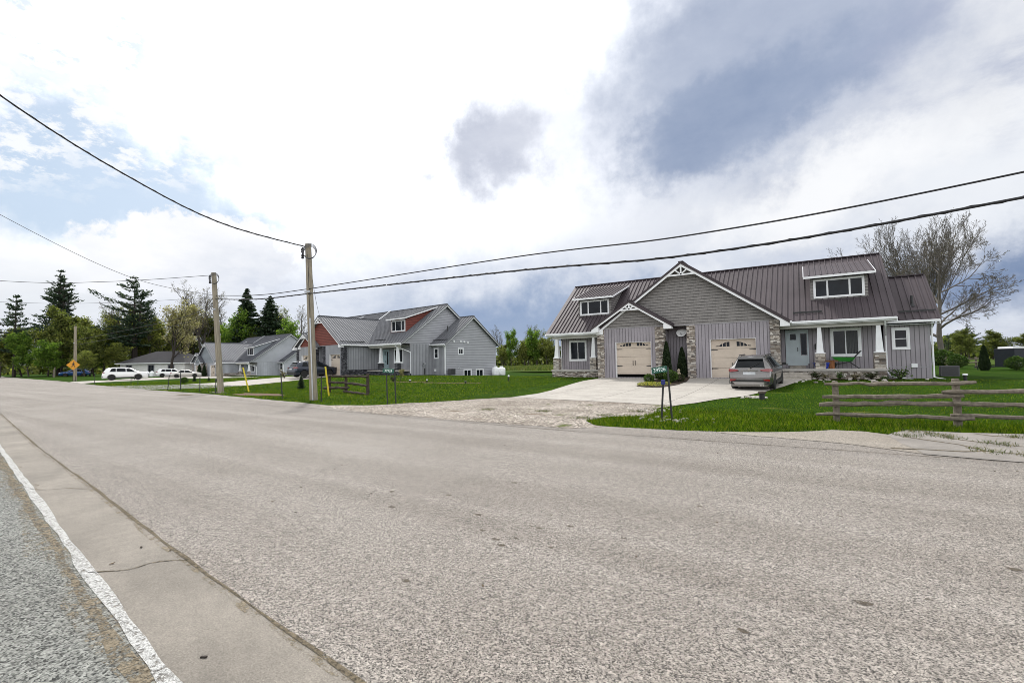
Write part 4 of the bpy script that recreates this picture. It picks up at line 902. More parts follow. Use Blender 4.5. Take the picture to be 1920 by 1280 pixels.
    if detail:
        m = MB()
        for x, y in [(.05,-.86),(-.02,-.62),(-.026,0),(-.02,.62),(.05,.86)]: m.v += [(ox+x-.004, y*.92, .34), (ox+x-.03, y, .47)]
        m.f = [(2*i, 2*i+2, 2*i+3, 2*i+1) for i in range(4)]; m.build('skid_plate', MT['rim'], root)
        for s in (1, -1):
            m = MB(); m.slab([(ox-.014, s*.84, .60), (ox-.03, s*.56, .60), (ox-.03, s*.62, .53), (ox-.014, s*.84, .50)], (-.012,0,0)); m.build('reflector', MT['redlight'], root)
        m = MB(); m.slab([(ox+.0, -.68, .67), (ox+.0, .68, .67), (ox+.012, .72, .76), (ox+.012, -.72, .76)], (-.022,0,0)); m.build('hatch_trim', MT['p_silver'], root)
        m = MB(); m.bar((ox+.028, -.36, 1.0), (ox+.028, .36, 1.0), .03, .025); m.build('chrome_strip', MT['chrome'], root)
        m = MB(); m.bar((ox+.1, -.02, 1.115), (ox+.26, -.42, 1.35), .035, .02); m.build('wiper', MT['plastic'], root)
        m = MB(); m.lathe([(.055,0),(.055,.012)], (ox+.02,0,1.045), 14, 'x'); m.build('badge', MT['chrome'], root)
        m = MB()
        for s in (1, -1): m.tube([(ox-.03, -.52+s*.05, .31), (ox+.15, -.52+s*.05, .31)], .035, 8)
        m.build('exhaust_pipe', MT['chrome'], root)
    return root
def put(kind, name, label, x, y, yaw, pm, z=None, **k): return car(kind, name, label, (x, y, gz(x, y)+.022 if z is None else z), R_(yaw), pm, **k)
sv = put('suv', 'parked_car', 'silver SUV seen from behind on the pale driveway by the tan garage door', -2.18, 26.45, 86, 'p_silver', detail=True)
sv.location.z = gz(-2.2, 25.0)+.024; sv.rotation_euler = (0, -math.atan2(gz(-2.2,27.9)-gz(-2.2,25.1), 2.7), R_(86))
put('suv', 'parked_car', 'dark navy SUV parked before the grey and red house behind the nearer pole', -43.8, 28.9, 83, 'p_navy')
put('suv', 'parked_car', 'white SUV parked farthest left of the white cars, seen from the side', -76.6, 23.0, 70, 'p_white')
put('suv', 'parked_car', 'white SUV parked by the bungalow, half behind the pale sedan', -103.1, 37.9, 72, 'p_white')
put('sedan', 'parked_car', 'pale champagne sedan parked in front of the white SUV by the bungalow', -93.8, 36.8, 64, 'p_cham', clad=False)
put('wagon', 'parked_car', 'dark blue car parked under the trees behind the far pole', -124.2, 29.1, 250, 'p_blue', clad=False)
# cargo trailer far right
t = empty('cargo_trailer', (15.2, 50.5, .25), R_(8), 'black enclosed cargo trailer with pale roof edge at the far right of the lawn', 'trailer')
m = MB(); m.box(-2.4,2.6,-1.05,1.05,.42,1.82); m.slab([(-2.4,-1.05,.42),(-2.4,-1.05,1.82),(-3.1,0,1.82),(-3.1,0,.42)], (.02,.02,0)); m.slab([(-2.4,1.05,.42),(-3.1,0,.42),(-3.1,0,1.82),(-2.4,1.05,1.82)], (.02,-.02,0)); m.build('body', MT['trailer'], t, bevel=.02)
m = MB(); m.box(-2.45,2.65,-1.09,1.09,1.822,1.97); m.build('roof', MT['white'], t, bevel=.02)
m = MB(); m.box(-2.3,1.0,-1.06,-1.052,.5,.78); m.build('stone_guard', MT['galv'], t)
m = MB(); m.bar((-3.1,0,.45), (-4.3,0,.42), .1, .1); m.lathe([(.04,0),(.04,.5)], (-4.1,0,-.0), 8); m.build('hitch', MT['black'], t)
for x in (.1,.85):
    for s in (-1, 1):
        m = MB(); m.lathe([(.2,-.1),(.31,-.1),(.33,-.05),(.33,.05),(.31,.1),(.2,.1)], (x,s*1.12,.33), 18, 'y'); m.build('wheel', MT['tyre'], t)
# ------------------------------------------------------------------ trees
def arr_mesh(name, V, k, mat):
    n = len(V)//k; me = bpy.data.meshes.new(name); me.vertices.add(len(V)); me.vertices.foreach_set('co', np.asarray(V, float).ravel())
    me.loops.add(len(V)); me.loops.foreach_set('vertex_index', np.arange(len(V))); me.polygons.add(n)
    me.polygons.foreach_set('loop_start', np.arange(0, len(V), k)); me.polygons.foreach_set('loop_total', np.full(n, k)); me.update(); me.validate(); me.materials.append(mat); return me
def cards(C, D, size, asp, rng, flat=0.):
    """quads at centres C, long axis D"""
    n = len(C); D = D/np.maximum(np.linalg.norm(D, axis=1, keepdims=True), 1e-6); Q = rng.normal(size=(n, 3)); Q[:,2] *= (1-flat)
    S = np.cross(D, Q); S /= np.maximum(np.linalg.norm(S, axis=1, keepdims=True), 1e-6)
    l = (size*(.6+.8*rng.random(n)))[:,None]; w = l*asp
    V = np.empty((n, 4, 3)); V[:,0] = C-D*l*.5; V[:,1] = C-D*l*.05+S*w*.5; V[:,2] = C+D*l*.5; V[:,3] = C-D*l*.05-S*w*.5
    return V.reshape(-1, 3)
class TreeGen:
    def __init__(s, seed): s.r = random.Random(seed); s.mb = MB(); s.tips = []
    def branch(s, p, d, length, rad, depth, spec):
        r = s.r; n = spec['seg'][depth]; pts = [p]; rs = [rad]; q = p; dd = d
        for i in range(n):
            dd = (dd + Vector((r.gauss(0,1), r.gauss(0,1), r.gauss(0,1)))*spec['wob'] + Vector((0,0,1))*spec['up'][depth] + Vector((spec.get('windx',0),0,0))*.05).normalized()
            q = q + dd*(length/n); pts.append(q); rs.append(max(spec['rmin'], rad*(1-.75*(i+1)/n)))
        s.mb.tube(pts, rs, 7 if depth == 0 else (5 if depth == 1 else 3), cap=False)
        if depth >= spec['leafd']:
            for i in range(1, n+1): s.tips.append((tuple(pts[i]), tuple((pts[i]-pts[i-1]).normalized())))
        if depth+1 >= spec['depth']: return
        nb = spec['kids'][depth]; lo = spec['start'][depth]
        for k in range(nb):
            t = lo+(1-lo)*(k+r.random()*.8)/nb; x = t*n; i = min(int(x), n-1); bp = pts[i].lerp(pts[i+1], x-i); bd = (pts[i+1]-pts[i]).normalized()
            a = k*2.4+r.uniform(-.5,.5); o = bd.orthogonal().normalized(); o = Matrix.Rotation(a, 3, bd) @ o
            ang = spec['ang'][depth]*(r.uniform(*spec['aj']) if 'aj' in spec and depth == 0 else r.uniform(.7,1.25)); ln = length*spec['ratio'][depth]*(1-.45*t)*r.uniform(.75,1.2)
            if depth == 0 and 'dome' in spec: ang = spec['dome']*math.sqrt((k+.4)/nb)*r.uniform(.92,1.08); ln = length*spec['ratio'][0]*r.uniform(.92,1.06)*(1-.12*ang)
            nd = (bd*math.cos(ang)+o*math.sin(ang)).normalized()
            s.branch(bp, nd, ln, max(spec['rmin'], rs[i]*spec['rr']), depth+1, spec)
def decid(seed, h, spec, leafmat_, leaves, lsize, barkm):
    g = TreeGen(seed); spec = dict(dict(wob=.09, rmin=.012, rr=.6), **spec)
    g.branch(Vector((0,0,-.2)), Vector((spec.get('lean',0),0,1)).normalized(), h*spec['trunk'], h*spec.get('thick',.017), 0, spec)
    top = max(v[2] for v in g.mb.v); k = h/top; g.mb.v = [(x*k, y*k, z*k) for x, y, z in g.mb.v]
    me = bpy.data.meshes.new('trunk'); me.from_pydata(g.mb.v, [], g.mb.f); me.update(); me.materials.append(MT[barkm]); me.polygons.foreach_set('use_smooth', [True]*len(me.polygons))
    rng = np.random.default_rng(seed); T = np.array([t[0] for t in g.tips])*k; D = np.array([t[1] for t in g.tips])
    idx = rng.integers(0, len(T), leaves); C = T[idx]+rng.normal(0, lsize*.9, (leaves, 3)); DD = D[idx]+rng.normal(0, .8, (leaves, 3))
    return me, arr_mesh('crown', cards(C, DD, lsize, .6, rng), 4, MT[leafmat_])
def spruce(seed, h, rad, mat='spruce', bare=.06):
    rng = np.random.default_rng(seed); r = random.Random(seed); mb = MB(); mb.tube([(0,0,-.3),(0,0,h*.5),(0,0,h*.98)], [h*.014,h*.009,.02], 7)
    C = []; D = []; z = h*bare
    while z < h*.985:
        f = z/h; R0 = rad*(1-f)**.85*(1 if f > .15 else .8+f); nb = r.randint(9, 13)
        for k in range(nb):
            a = r.uniform(0, 6.283); L = R0*r.uniform(.7,1.15)+.12; droop = r.uniform(.15,.4)
            e = [Vector((math.cos(a)*L*t, math.sin(a)*L*t, z-L*droop*t+L*.28*t*t)) for t in (0,.5,1)]
            if L > .7: mb.tube(e, [.035,.02,.008], 3, cap=False)
            m = max(4, int(L*9))
            for i in range(m):
                t = (i+r.random())/m; t = t**.7; p = e[0].lerp(e[2], t); p.z = z-L*droop*t+L*.28*t*t
                w = L*.2*(1-t*.5); C.append((p.x+r.gauss(0,w), p.y+r.gauss(0,w), p.z-abs(r.gauss(0,.12)))); D.append((math.cos(a)+r.gauss(0,.5), math.sin(a)+r.gauss(0,.5), -.35+r.gauss(0,.2)))
        z += h*.018+.1
    me = bpy.data.meshes.new('trunk'); me.from_pydata(mb.v, [], mb.f); me.update(); me.materials.append(MT['bark_d'])
    return me, arr_mesh('crown', cards(np.array(C), np.array(D), .72, .48, rng), 4, MT[mat])
def white_pine(seed, h, rad, tops=1, wind=-.25, bare=.3):
    rng = np.random.default_rng(seed); r = random.Random(seed); mb = MB(); C = []; D = []
    stems = [((0,0),h)]+[((r.uniform(.5,1.0)*(-1)**k*h*.07, r.uniform(-.5,.5)), h*r.uniform(.78,.92)) for k in range(tops-1)]
    for (sx, sy), hh in stems:
        path = lambda z, sx=sx, sy=sy, hh=hh: Vector((sx*min(1, max(0, (z-h*.35)/(h*.3))), sy, z))
        mb.tube([path(z) for z in np.linspace(-.3, hh*.98, 9)], [h*.017*(1-i/9)+.03 for i in range(9)], 7)
        z = h*bare
        while z < hh*.99:
            f = (z-h*bare)/(hh-h*bare); prof = min(1, (1-f)*1.5)**.8*(.55+.25*math.sin(f*9+seed))*r.uniform(.55,1.25)*(1 if f < .75 else .9)
            for k in range(r.randint(4, 6)):
                a = r.uniform(0, 6.283); dx, dy = math.cos(a)+wind*1.6, math.sin(a)*.9; L = rad*prof*r.uniform(.45,1.25)*(1.25 if dx < 0 else .9)+.35; b = path(z)
                up = r.uniform(.05,.3)+.35*f
                E_ = lambda t: b+Vector((dx*L*t, dy*L*t, L*(up*t*t-.06*t)))
                mb.tube([E_(0),E_(.5),E_(1)], [.07,.045,.015], 4, cap=False)
                m = max(6, int(L*15))
                for i in range(m):
                    t = .25+.8*((i+r.random())/m)**.8; p = E_(t); w = .14+L*.045
                    C.append((p.x+r.gauss(0,w), p.y+r.gauss(0,w), p.z+abs(r.gauss(0,.16)))); D.append((dx*.8+r.gauss(0,.6), dy*.8+r.gauss(0,.6), .55+r.gauss(0,.35)))
            z += h*.032+r.uniform(0,.5)
    me = bpy.data.meshes.new('trunk'); me.from_pydata(mb.v, [], mb.f); me.update(); me.materials.append(MT['bark_d'])
    return me, arr_mesh('crown', cards(np.array(C), np.array(D), .62, .36, rng), 4, MT['pine'])
SP_BARE = dict(depth=5, seg=[7,6,5,4,3], kids=[9,7,6,4], start=[.28,.2,.2,.2], ang=[.5,.55,.6,.65], ratio=[.62,.6,.55,.55], up=[.03,.1,.08,.05,.02], trunk=.8, leafd=3)
SP_VASE = dict(depth=6, seg=[5,8,6,5,4,3], kids=[26,8,6,4,2], start=[.5,.25,.2,.2,.2], ang=[.62,.36,.42,.5,.55], dome=.58, ratio=[2.7,.4,.5,.55,.6], up=[.02,.035,.07,.06,.05,.03], trunk=.3, leafd=4, rr=.42, thick=.022, wob=.04, rmin=.013)
SP_WIDE = dict(depth=6, seg=[6,7,6,5,4,3], kids=[11,9,6,4,3], start=[.28,.22,.25,.25,.2], ang=[1.0,.6,.6,.6,.6], ratio=[.85,.55,.55,.6,.6], up=[.02,.03,.03,.03,.02,.02], trunk=.75, leafd=4, rr=.55, thick=.022, lean=.06)
SP_LEAF = dict(depth=4, seg=[7,5,4,3], kids=[13,7,5], start=[.14,.2,.2], ang=[.75,.65,.7], ratio=[.5,.55,.55], up=[.02,.08,.05,.02], trunk=.95, leafd=2)
SP_TALL = dict(depth=5, seg=[8,5,4,3,3], kids=[12,5,4,3], start=[.35,.2,.2,.2], ang=[.42,.5,.6,.6], ratio=[.38,.6,.55,.55], up=[.02,.1,.06,.04,.02], trunk=.95, leafd=3)
def tree(name, label, meshes, x, y, rz, s, group=None, cat='tree', sz=None, z=None):
    o = empty(name, (x, y, gz(x, y) if z is None else z), rz, label, cat, group); o.scale = (s, s, sz or s)
    for nm, me in zip(('trunk','crown'), meshes):
        c = bpy.data.objects.new(nm, me); COL.objects.link(c); c.parent = o
    return o
L1 = decid(1, 12, SP_LEAF, 'leaf', 6500, .32, 'bark'); L2 = decid(2, 12, SP_LEAF, 'leaf_d', 7500, .34, 'bark_d'); L3 = decid(3, 12, SP_LEAF, 'leaf_g', 7500, .34, 'bark')
BU = decid(4, 14, dict(SP_BARE, thick=.02), 'bud', 5200, .27, 'bark_d'); B1 = decid(5, 18, SP_TALL, 'budr', 1100, .15, 'bark'); B2 = decid(6, 18, SP_TALL, 'budr', 900, .15, 'bark_p'); B3 = decid(9, 14, SP_BARE, 'leaf', 2200, .22, 'bark')
VA = decid(12, 20, SP_VASE, 'budr', 2200, .085, 'bark_p'); WI = decid(14, 12.6, SP_WIDE, 'budr', 1500, .075, 'bark_p')
S1 = spruce(1, 20, 5.4); S2 = spruce(2, 20, 6.4); P1 = white_pine(1, 24, 6.0, 4); P2 = white_pine(2, 22, 7.5, 2); P3 = white_pine(5, 17, 7.0, 1)
GL = 'trees behind the far end of the road'
tree('pine_tree', 'tallest dark pine with several tops rising above the leafy trees, far left', P1, -145, 31.1, 0, 1.03, GL)
tree('pine_tree', 'broad wind-swept pine behind the bungalow, its boughs reaching left', P2, -130.5, 40.5, .2, 1.05, GL)
tree('pine_tree', 'shorter wind-swept pine at the left edge of the view', P3, -139.5, 23.2, 0, 1.0, GL)
for i, (x, y, m, s, sz, lb) in enumerate([
    (-134.8,29.4,L2,1.25,1.22,'large dark leafy tree below the tallest pine'), (-138.5,33.5,L1,1.05,1.1,'olive leafy tree on the right flank of the tallest pine'),
    (-136.3,24.8,L3,.85,.8,'bright green bushy tree between the two leftmost pines'), (-129.5,27.0,L3,.8,.62,'low fresh green tree above the dark blue car'),
    (-143.6,45.1,L2,1.37,1.37,'dark leafy tree just behind the left end of the bungalow'), (-136.9,39.9,L1,1.3,1.2,'olive spring tree left of the bungalow below the broad pine'),
    (-142,48.5,L2,1.2,1.15,'dark leafy tree behind the middle of the bungalow'), (-128,33.0,L2,.95,.85,'dark leafy tree between the far pole and the bungalow'),
    (-115.2,54.1,L3,1.15,1.3,'green leafy tree left of the pointed spruce'), (-113.5,58.5,L2,1.0,.95,'dark understorey tree between the two spruces'),
    (-103.8,64,L3,1.0,1.1,'fresh green tree at the right end of the wood, beside the red gable house'), (-109,66,L2,.9,.85,'low dark tree right of the spruces'), (-139.5,35.2,L2,1.1,.95,'dark leafy tree just right of the far pole'), (-133.5,31.8,L1,1.0,.78,'low olive tree right behind the far pole'),
    (-146,25.5,L2,1.0,.9,'dark leafy tree at the left edge behind the shorter pine'), (-136,43.5,L1,1.15,1.05,'olive tree above the left half of the bungalow roof'), (-131,50,L2,1.1,1.0,'dark tree above the right half of the bungalow roof'), (-149,36,L2,1.3,1.1,'dark leafy tree deep in the wood between the tall pines'),
    (-144.5,22.0,L1,.95,.85,'olive tree below the shorter pine at the left edge'), (-141,28.6,L3,1.0,.95,'green tree between the shorter pine and the tallest pine'), (-138.0,37.6,L3,1.1,1.05,'green tree left of the broad pine'), (-127,36.5,L1,.8,.6,'low olive tree beside the left end of the bungalow'),
    (-134,47.5,L1,1.25,1.2,'pale olive tree high above the bungalow ridge'), (-128,54.5,L2,1.15,1.15,'dark leafy tree between the bare trees, left of the leaning pole'), (-119.5,58,L3,1.0,1.1,'green tree showing just right of the leaning pole'), (-120,29.5,L1,.55,.42,'low shrubby olive tree right of the far pole')]):
    tree('leafy_tree', lb, m, x, y, i*1.7, s, GL, sz=sz)
for i, (x, y, m, s, lb) in enumerate([(-140.1,37.9,B3,1.25,'half bare tree with crooked limbs between the two tall pines'), (-122.9,51.4,B1,1.22,'tall bare tree left of the leaning pole'), (-125.5,49.5,B2,1.12,'second tall bare tree, slightly shorter, left of the leaning pole'),
    (-124.3,58,B1,1.27,'bare tree showing right behind the leaning pole'), (-112.9,66.5,B3,1.32,'bare tree rising right of the broader spruce'), (-109,68.5,B2,.98,'slim bare tree next to the fresh green tree by the red gable house'), (-133.5,45,B2,1.0,'slender bare tree behind the bungalow roof'), (-138,41.5,B1,1.0,'straight bare tree left of the bungalow'), (-126.5,53.5,B2,1.22,'third tall bare tree, farthest left of the leaning pole')]):
    tree('bare_tree', lb, m, x, y, i*2.1, s, GL)
tree('budding_tree', 'tree with dark trunk and pale yellow buds in front of the bungalow', BU, -107.9, 39.6, .7, 1.12, GL)
tree('budding_tree', 'pale budding tree behind the right end of the bungalow', BU, -127, 51.5, 2.4, 1.15, GL)
tree('spruce_tree', 'slim pointed dark spruce behind the slate-roofed house', S1, -115.1, 58, 0, 1.06, GL)
tree('spruce_tree', 'broader blunt dark spruce right of the pointed spruce', S2, -112.8, 62.5, 1, .98, GL)
GC = 'trees across the field between the houses'
for i, (x, y, m, s, sz, lb) in enumerate([(-65.2,95.4,L1,.5,.48,'short olive tree left in the field-edge row beside the grey house'), (-63,96.7,L3,.62,.83,'narrow tall green tree, left half of the row at the field edge'), (-60.4,99,L1,.6,.55,'low rounded olive tree in the middle of the field-edge row'),
    (-57.4,99.5,L3,.7,.8,'tall green tree near the right end of the field-edge row'), (-54.6,99.3,L1,.6,.6,'spreading olive tree at the right end of the field-edge row'), (-52.5,100.5,L2,.6,.45,'dark low tree partly behind the left porch of the brown house'),
    (-66.5,98,L2,.65,.5,'dark leafy tree at the left end of the field-edge row, touching the grey house'), (-61.6,101.5,L2,.7,.6,'dark leafy tree behind the narrow tall green tree in the field row'), (-58.8,102.5,L2,.65,.62,'dark olive tree between the two tall green trees of the field row'), (-55.9,102.5,L2,.7,.58,'dark leafy tree behind the right end of the field row')]):
    tree('leafy_tree', lb, m, x, y, i*1.3+.4, s, GC, sz=sz)
for i, (x, y, m, s, lb) in enumerate([(-67,100,B1,.64,'bare thin tree right beside the grey house at the field edge'), (-62,103,B2,.62,'bare thin tree behind the middle of the field-edge row'), (-59.5,103.5,B3,.78,'bare twiggy tree between the two tall green field trees'), (-54,104,B1,.55,'bare thin tree at the right end of the field row')]):
    tree('bare_tree', lb, m, x, y, i*1.9, s, GC)
tree('bare_tree', 'tall vase-shaped bare tree with fine buds rising behind the brown house wing', VA, 13.2, 77.9, 1.4, 1.0)
tree('bare_tree', 'lower spreading bare tree with pale trunk right of the brown house', WI, 12.7, 67.8, 2.0, 1.22)
GR = 'trees on the far right horizon'
for i, (x, y, m, s, sz, lb) in enumerate([(22.5,118,P3,.24,.3,'small dark conifer seen under the spreading bare tree, far right'), (24.5,120,L2,.62,.5,'rounded dark conifer behind the garden fence, far right'), (29.7,138.7,P3,.4,.46,'tallest pointed conifer on the far right horizon'),
    (34.6,141.9,P2,.28,.24,'wide dark conifer left of the cargo trailer'), (27,128,L2,.7,.5,'dark bush-like tree between the far right conifers'), (32,133,L2,.75,.5,'dark leafy tree on the horizon above the garden cedar'), (38,140,L2,.75,.45,'dark leafy tree behind the cargo trailer'), (43,142,P2,.26,.24,'dark conifer showing right of the cargo trailer')]):
    tree('distant_tree', lb, m, x, y, i*1.1, s, GR, sz=sz)
def woods(name, label, seed, az0, az1, dist, hh, n, mat):
    rng = np.random.default_rng(seed); a = np.radians(rng.uniform(az0, az1, n)); d = dist+rng.normal(0, 6, n); top = hh*(.65+.35*np.sin(a*37+seed)*np.sin(a*91))
    z = rng.random(n)**.8*top; C = np.stack([np.sin(a)*d, np.cos(a)*d, z-.3], 1); D = rng.normal(size=(n, 3))
    o = link(name, arr_mesh(name, cards(C, D, 1.3, .7, rng), 4, MT[mat]), None); tag(o, label, kind='stuff')
woods('distant_woods', 'dark far-off wood behind the houses and along the road', 3, -97, -20, 205, 9, 30000, 'leaf_d')
woods('distant_woods', 'low far-off hedge and wood on the right horizon', 4, -4, 40, 170, 7.0, 22000, 'leaf_d')

# shrubs: stems + foliage
def bush_mesh(seed, n, rx, rz, z0, size, mat, cone=False):
    rng = np.random.default_rng(seed); t = rng.random(n)
    if cone: z = t**1.25; r = (1-z)**.55*(.82+.18*rng.random(n))*(.45+.55*np.minimum(1, z*5+.25)); a = rng.uniform(0, 6.283, n); C = np.stack([np.cos(a)*r*rx, np.sin(a)*r*rx, z0+z*rz], 1); D = np.stack([np.cos(a)*.4, np.sin(a)*.4, np.ones(n)], 1)+rng.normal(0, .35, (n, 3))
    else: u = rng.normal(size=(n, 3)); u /= np.linalg.norm(u, axis=1, keepdims=True); k = (.72+.28*rng.random(n))[:,None]*(1+.13*np.sin(u[:,:1]*5+seed)*np.cos(u[:,1:2]*6)); C = u*k*np.array([rx, rx, rz*.5])+np.array([0,0,z0+rz*.5]); D = u+rng.normal(0, .6, (n, 3))
    me = arr_mesh('foliage', cards(C, D, size, .55, rng), 4, MT[mat])
    mb = MB(); rg = random.Random(seed)
    for k in range(5): a = rg.uniform(0, 6.28); mb.tube([(0,0,-.05),(math.cos(a)*rx*.3, math.sin(a)*rx*.3, z0+rz*.45)], [.02,.008], 4)
    st = bpy.data.meshes.new('stem'); st.from_pydata(mb.v, [], mb.f); st.materials.append(MT['bark_d']); return st, me
def shrub(name, label, x, y, meshes, s=1., cat='shrub', group=None, sz=None, z=None):
    o = empty(name, (x, y, gz(x, y)+.02 if z is None else z), x*3.1, label, cat, group); o.scale = (s, s, sz or s)
    for nm, me in zip(('stem','foliage'), meshes): c = bpy.data.objects.new(nm, me); COL.objects.link(c); c.parent = o
CD = bush_mesh(1, 5200, .5, 2.3, .05, .12, 'cedar', True); BX = bush_mesh(2, 2600, .42, .72, .05, .075, 'box'); SHB = bush_mesh(3, 1100, .36, .55, .03, .075, 'shrub'); YF = bush_mesh(6, 900, .5, .2, .0, .045, 'ylw')
shrub('cedar_shrub', 'taller upright dark cedar beside the left garage pillar', -7.62, 29.95, CD, .72, sz=1.0); shrub('cedar_shrub', 'shorter double-topped dark cedar in front of the recessed wall', -6.82, 30.6, CD, .74, sz=.83)
shrub('boxwood', 'larger clipped boxwood ball behind the sign post', -7.35, 27.9, BX, 1.15); shrub('boxwood', 'small clipped boxwood at the left of the planting bed', -7.85, 26.8, BX, .72); shrub('boxwood', 'yellow-green clipped boxwood right of the sign post', -6.72, 27.2, BX, .95)
for i, (x, y, s, lb) in enumerate([(-7.6,25.2,1.0,'yellow flower clump at the tip of the planting bed'), (-7.0,25.1,.9,'yellow flower clump at the right tip of the planting bed'), (-7.55,25.9,.85,'yellow-green ground cover before the small boxwood'), (-6.8,26.0,.8,'yellow-green ground cover before the round boxwoods')]): shrub('flower_clump', lb, x, y, YF, s, 'flowers', 'flowers in the planting bed', z=gz(x, y)+.05)
shrub('garden_shrub', 'reddish low shrub beside the garden ornament', -6.35, 27.9, SHB, .8)
def twig_mesh(seed, n, r, h, mat):
    rg = random.Random(seed); rng = np.random.default_rng(seed); mb = MB(); C = []
    for k in range(14):
        a = rg.uniform(0, 6.28); d = rg.uniform(.2, 1)*r; e = Vector((math.cos(a)*d, math.sin(a)*d, h*rg.uniform(.45, 1))); mb.tube([(0,0,-.03), e*.5+Vector((0,0,.06)), e], [.012,.008,.004], 4, cap=False)
        for _ in range(n//14): t = rg.uniform(.3, 1.05); C.append(tuple(e*t+Vector((rg.gauss(0,.06), rg.gauss(0,.06), rg.gauss(0,.05)))))
    st = bpy.data.meshes.new('stem'); st.from_pydata(mb.v, [], mb.f); st.materials.append(MT['bark_d'])
    return st, arr_mesh('foliage', cards(np.array(C), rng.normal(size=(len(C), 3)), .08, .6, rng), 4, MT[mat])
T1, T2, T3 = twig_mesh(21, 420, .42, .5, 'shrub'), twig_mesh(22, 260, .36, .42, 'box'), twig_mesh(23, 200, .5, .62, 'budr')
for i, (x, y, s, sz, m, lb) in enumerate([(.3,30.25,.95,.8,T1,'dark shrub at the left end of the porch bed'), (.78,29.95,.7,.55,T3,'low twiggy shrub left of the middle of the porch bed'), (1.4,30.3,.8,.9,T2,'leafy shrub below the porch window'), (2.0,30.1,.9,.6,T3,'reddish low shrub below the green wheelbarrow'), (2.75,30.35,.95,.75,T1,'shrub near the right porch column'), (3.25,29.95,.7,.5,T2,'small green plant at the right end of the porch bed'), (3.95,30.7,1.3,1.35,T2,'larger green shrub at the foot of the right porch column')]): shrub('garden_shrub', lb, x, y, m, s, 'shrub', 'shrubs in the porch bed', sz=sz)
tree('sapling', 'small dark spruce sapling on the lawn left of the nearer pole', S1, -29.6, 18.6, 0, .05, None, 'sapling')
shrub('garden_shrub', 'dark round shrub on the far lawn left of the leaning pole', -51.4, 20.0, BX, .8); tree('sapling', 'small conifer on the far lawn between two black stakes', S2, -56.6, 23.0, 0, .036, None, 'sapling'); tree('sapling', 'tiny conifer on the far lawn nearest the leaning pole', S1, -54.2, 23.4, 0, .028, None, 'sapling')
tree('garden_shrub', 'twiggy yellow-green shrub before the grey house porch', BU, -27.9, 26.2, 0, .075, None, 'shrub')
shrub('garden_shrub', 'dark low shrub below the grey house porch', -28.4, 25.9, T1, .9)
shrub('cedar_shrub', 'dark cedar left of the far house garage door', -100.8, 41.8, CD, 1.0); shrub('cedar_shrub', 'dark cedar right beside the far house garage pillar', -99.9, 42.3, CD, .95)
shrub('cedar_shrub', 'narrow dark cedar on the far right lawn left of the trailer', 10.9, 47.2, CD, .75, sz=.8)
shrub('garden_shrub', 'dark round shrub in front of the cargo trailer', 12.6, 47.5, BX, 1.35); shrub('garden_shrub', 'green bush beneath the spreading bare tree', 10.6, 58, BX, 2.2); shrub('garden_shrub', 'bright bush left of the narrow cedar on the far right', 10.6, 53, BX, 1.6); shrub('garden_shrub', 'yellowish ground bush at the far right lawn edge', 14.2, 47.0, bush_mesh(9, 700, .6, .3, 0, .07, 'ylw'), 1.2)
shrub('garden_shrub', 'ornamental grass clump beside the navy car', -47.5, 27.9, T3, 1.5); shrub('garden_shrub', 'dark bush by the left end of the white SUV', -78.5, 24.5, BX, 1.6)
# ------------------------------------------------------------------ poles, cables, signs, fences, small things
def text_mesh(s, size, mat, parent, loc, rot, depth=.004):
    cu = bpy.data.curves.new('lettering', 'FONT'); cu.body = s; cu.size = size; cu.extrude = depth; cu.align_x = 'CENTER'; cu.align_y = 'CENTER'
    o = bpy.data.objects.new('t', cu); COL.objects.link(o); bpy.context.view_layer.update()
    me = bpy.data.meshes.new_from_object(o.evaluated_get(bpy.context.evaluated_depsgraph_get())); bpy.data.objects.remove(o)
    q = link('lettering', me, mat, parent); q.location = loc; q.rotation_euler = rot; return q
def pole(name, label, x, y, h, lean, r0, r1, coil=True, conduit=False):
    o = empty(name, (x, y, gz(x, y)), 0, label, 'utility pole', 'wooden utility poles'); lx, ly = lean
    P = lambda z: Vector((lx*z/h, ly*z/h, z)); m = MB(); m.tube([P(-.4), P(0), P(h*.5), P(h)], [r0*1.03, r0, (r0+r1)/2, r1], 18); m.build('pole_shaft', MT['pole'], o, smooth=False)
    if coil:
        for k in range(4):
            m = MB(); c = P(h-.48)+Vector((.28+.03*k, -.12-.02*k, .0+.02*k)); R = .30+.015*k
            m.tube([c+Vector((math.cos(t)*R*.85, math.cos(t)*R*.5, math.sin(t)*R)) for t in np.linspace(0, 6.283, 22)], .012, 5, cap=False); m.build('cable_coil', MT['coilm'], o)
        for k in range(2):
            m = MB(); c = P(h-.28-.28*k)+Vector((-.26, -.14, 0)); m.lathe([(.03,-.14),(.075,-.11),(.05,-.04),(.075,.02),(.05,.07),(.03,.13)], tuple(c), 8); m.bar(tuple(c), tuple(P(h-.3-.28*k)), .03, .03); m.build('insulator', MT['plastic'], o)
    if conduit: m = MB(); a = Vector((.13,-.13,0)); m.tube([P(0)+a*1.15, P(h*.52)+a], .035, 8); m.build('conduit', MT['galv'], o); m = MB(); m.tube([P(h*.52)+a, P(h*.93)+a*.9], .01, 5); m.build('ground_wire', MT['cable'], o)
    m = MB(); m.bar(P(h*.69)+Vector((-.16,-.16,0)), P(h*.69)+Vector((.16,-.12,0)), .05, .09); m.build('cable_clamp', MT['galv'], o)
    return o
pole('utility_pole', 'nearer wooden pole on the verge with a cable coil and a grey conduit', -19.74, 13.05, 7.48, (-.25,-.16), .18, .135, True, True)
pole('utility_pole', 'leaning weathered wooden pole in front of the slate-roofed house', -31.79, 14.43, 7.75, (-.46,-.3), .185, .14, True)
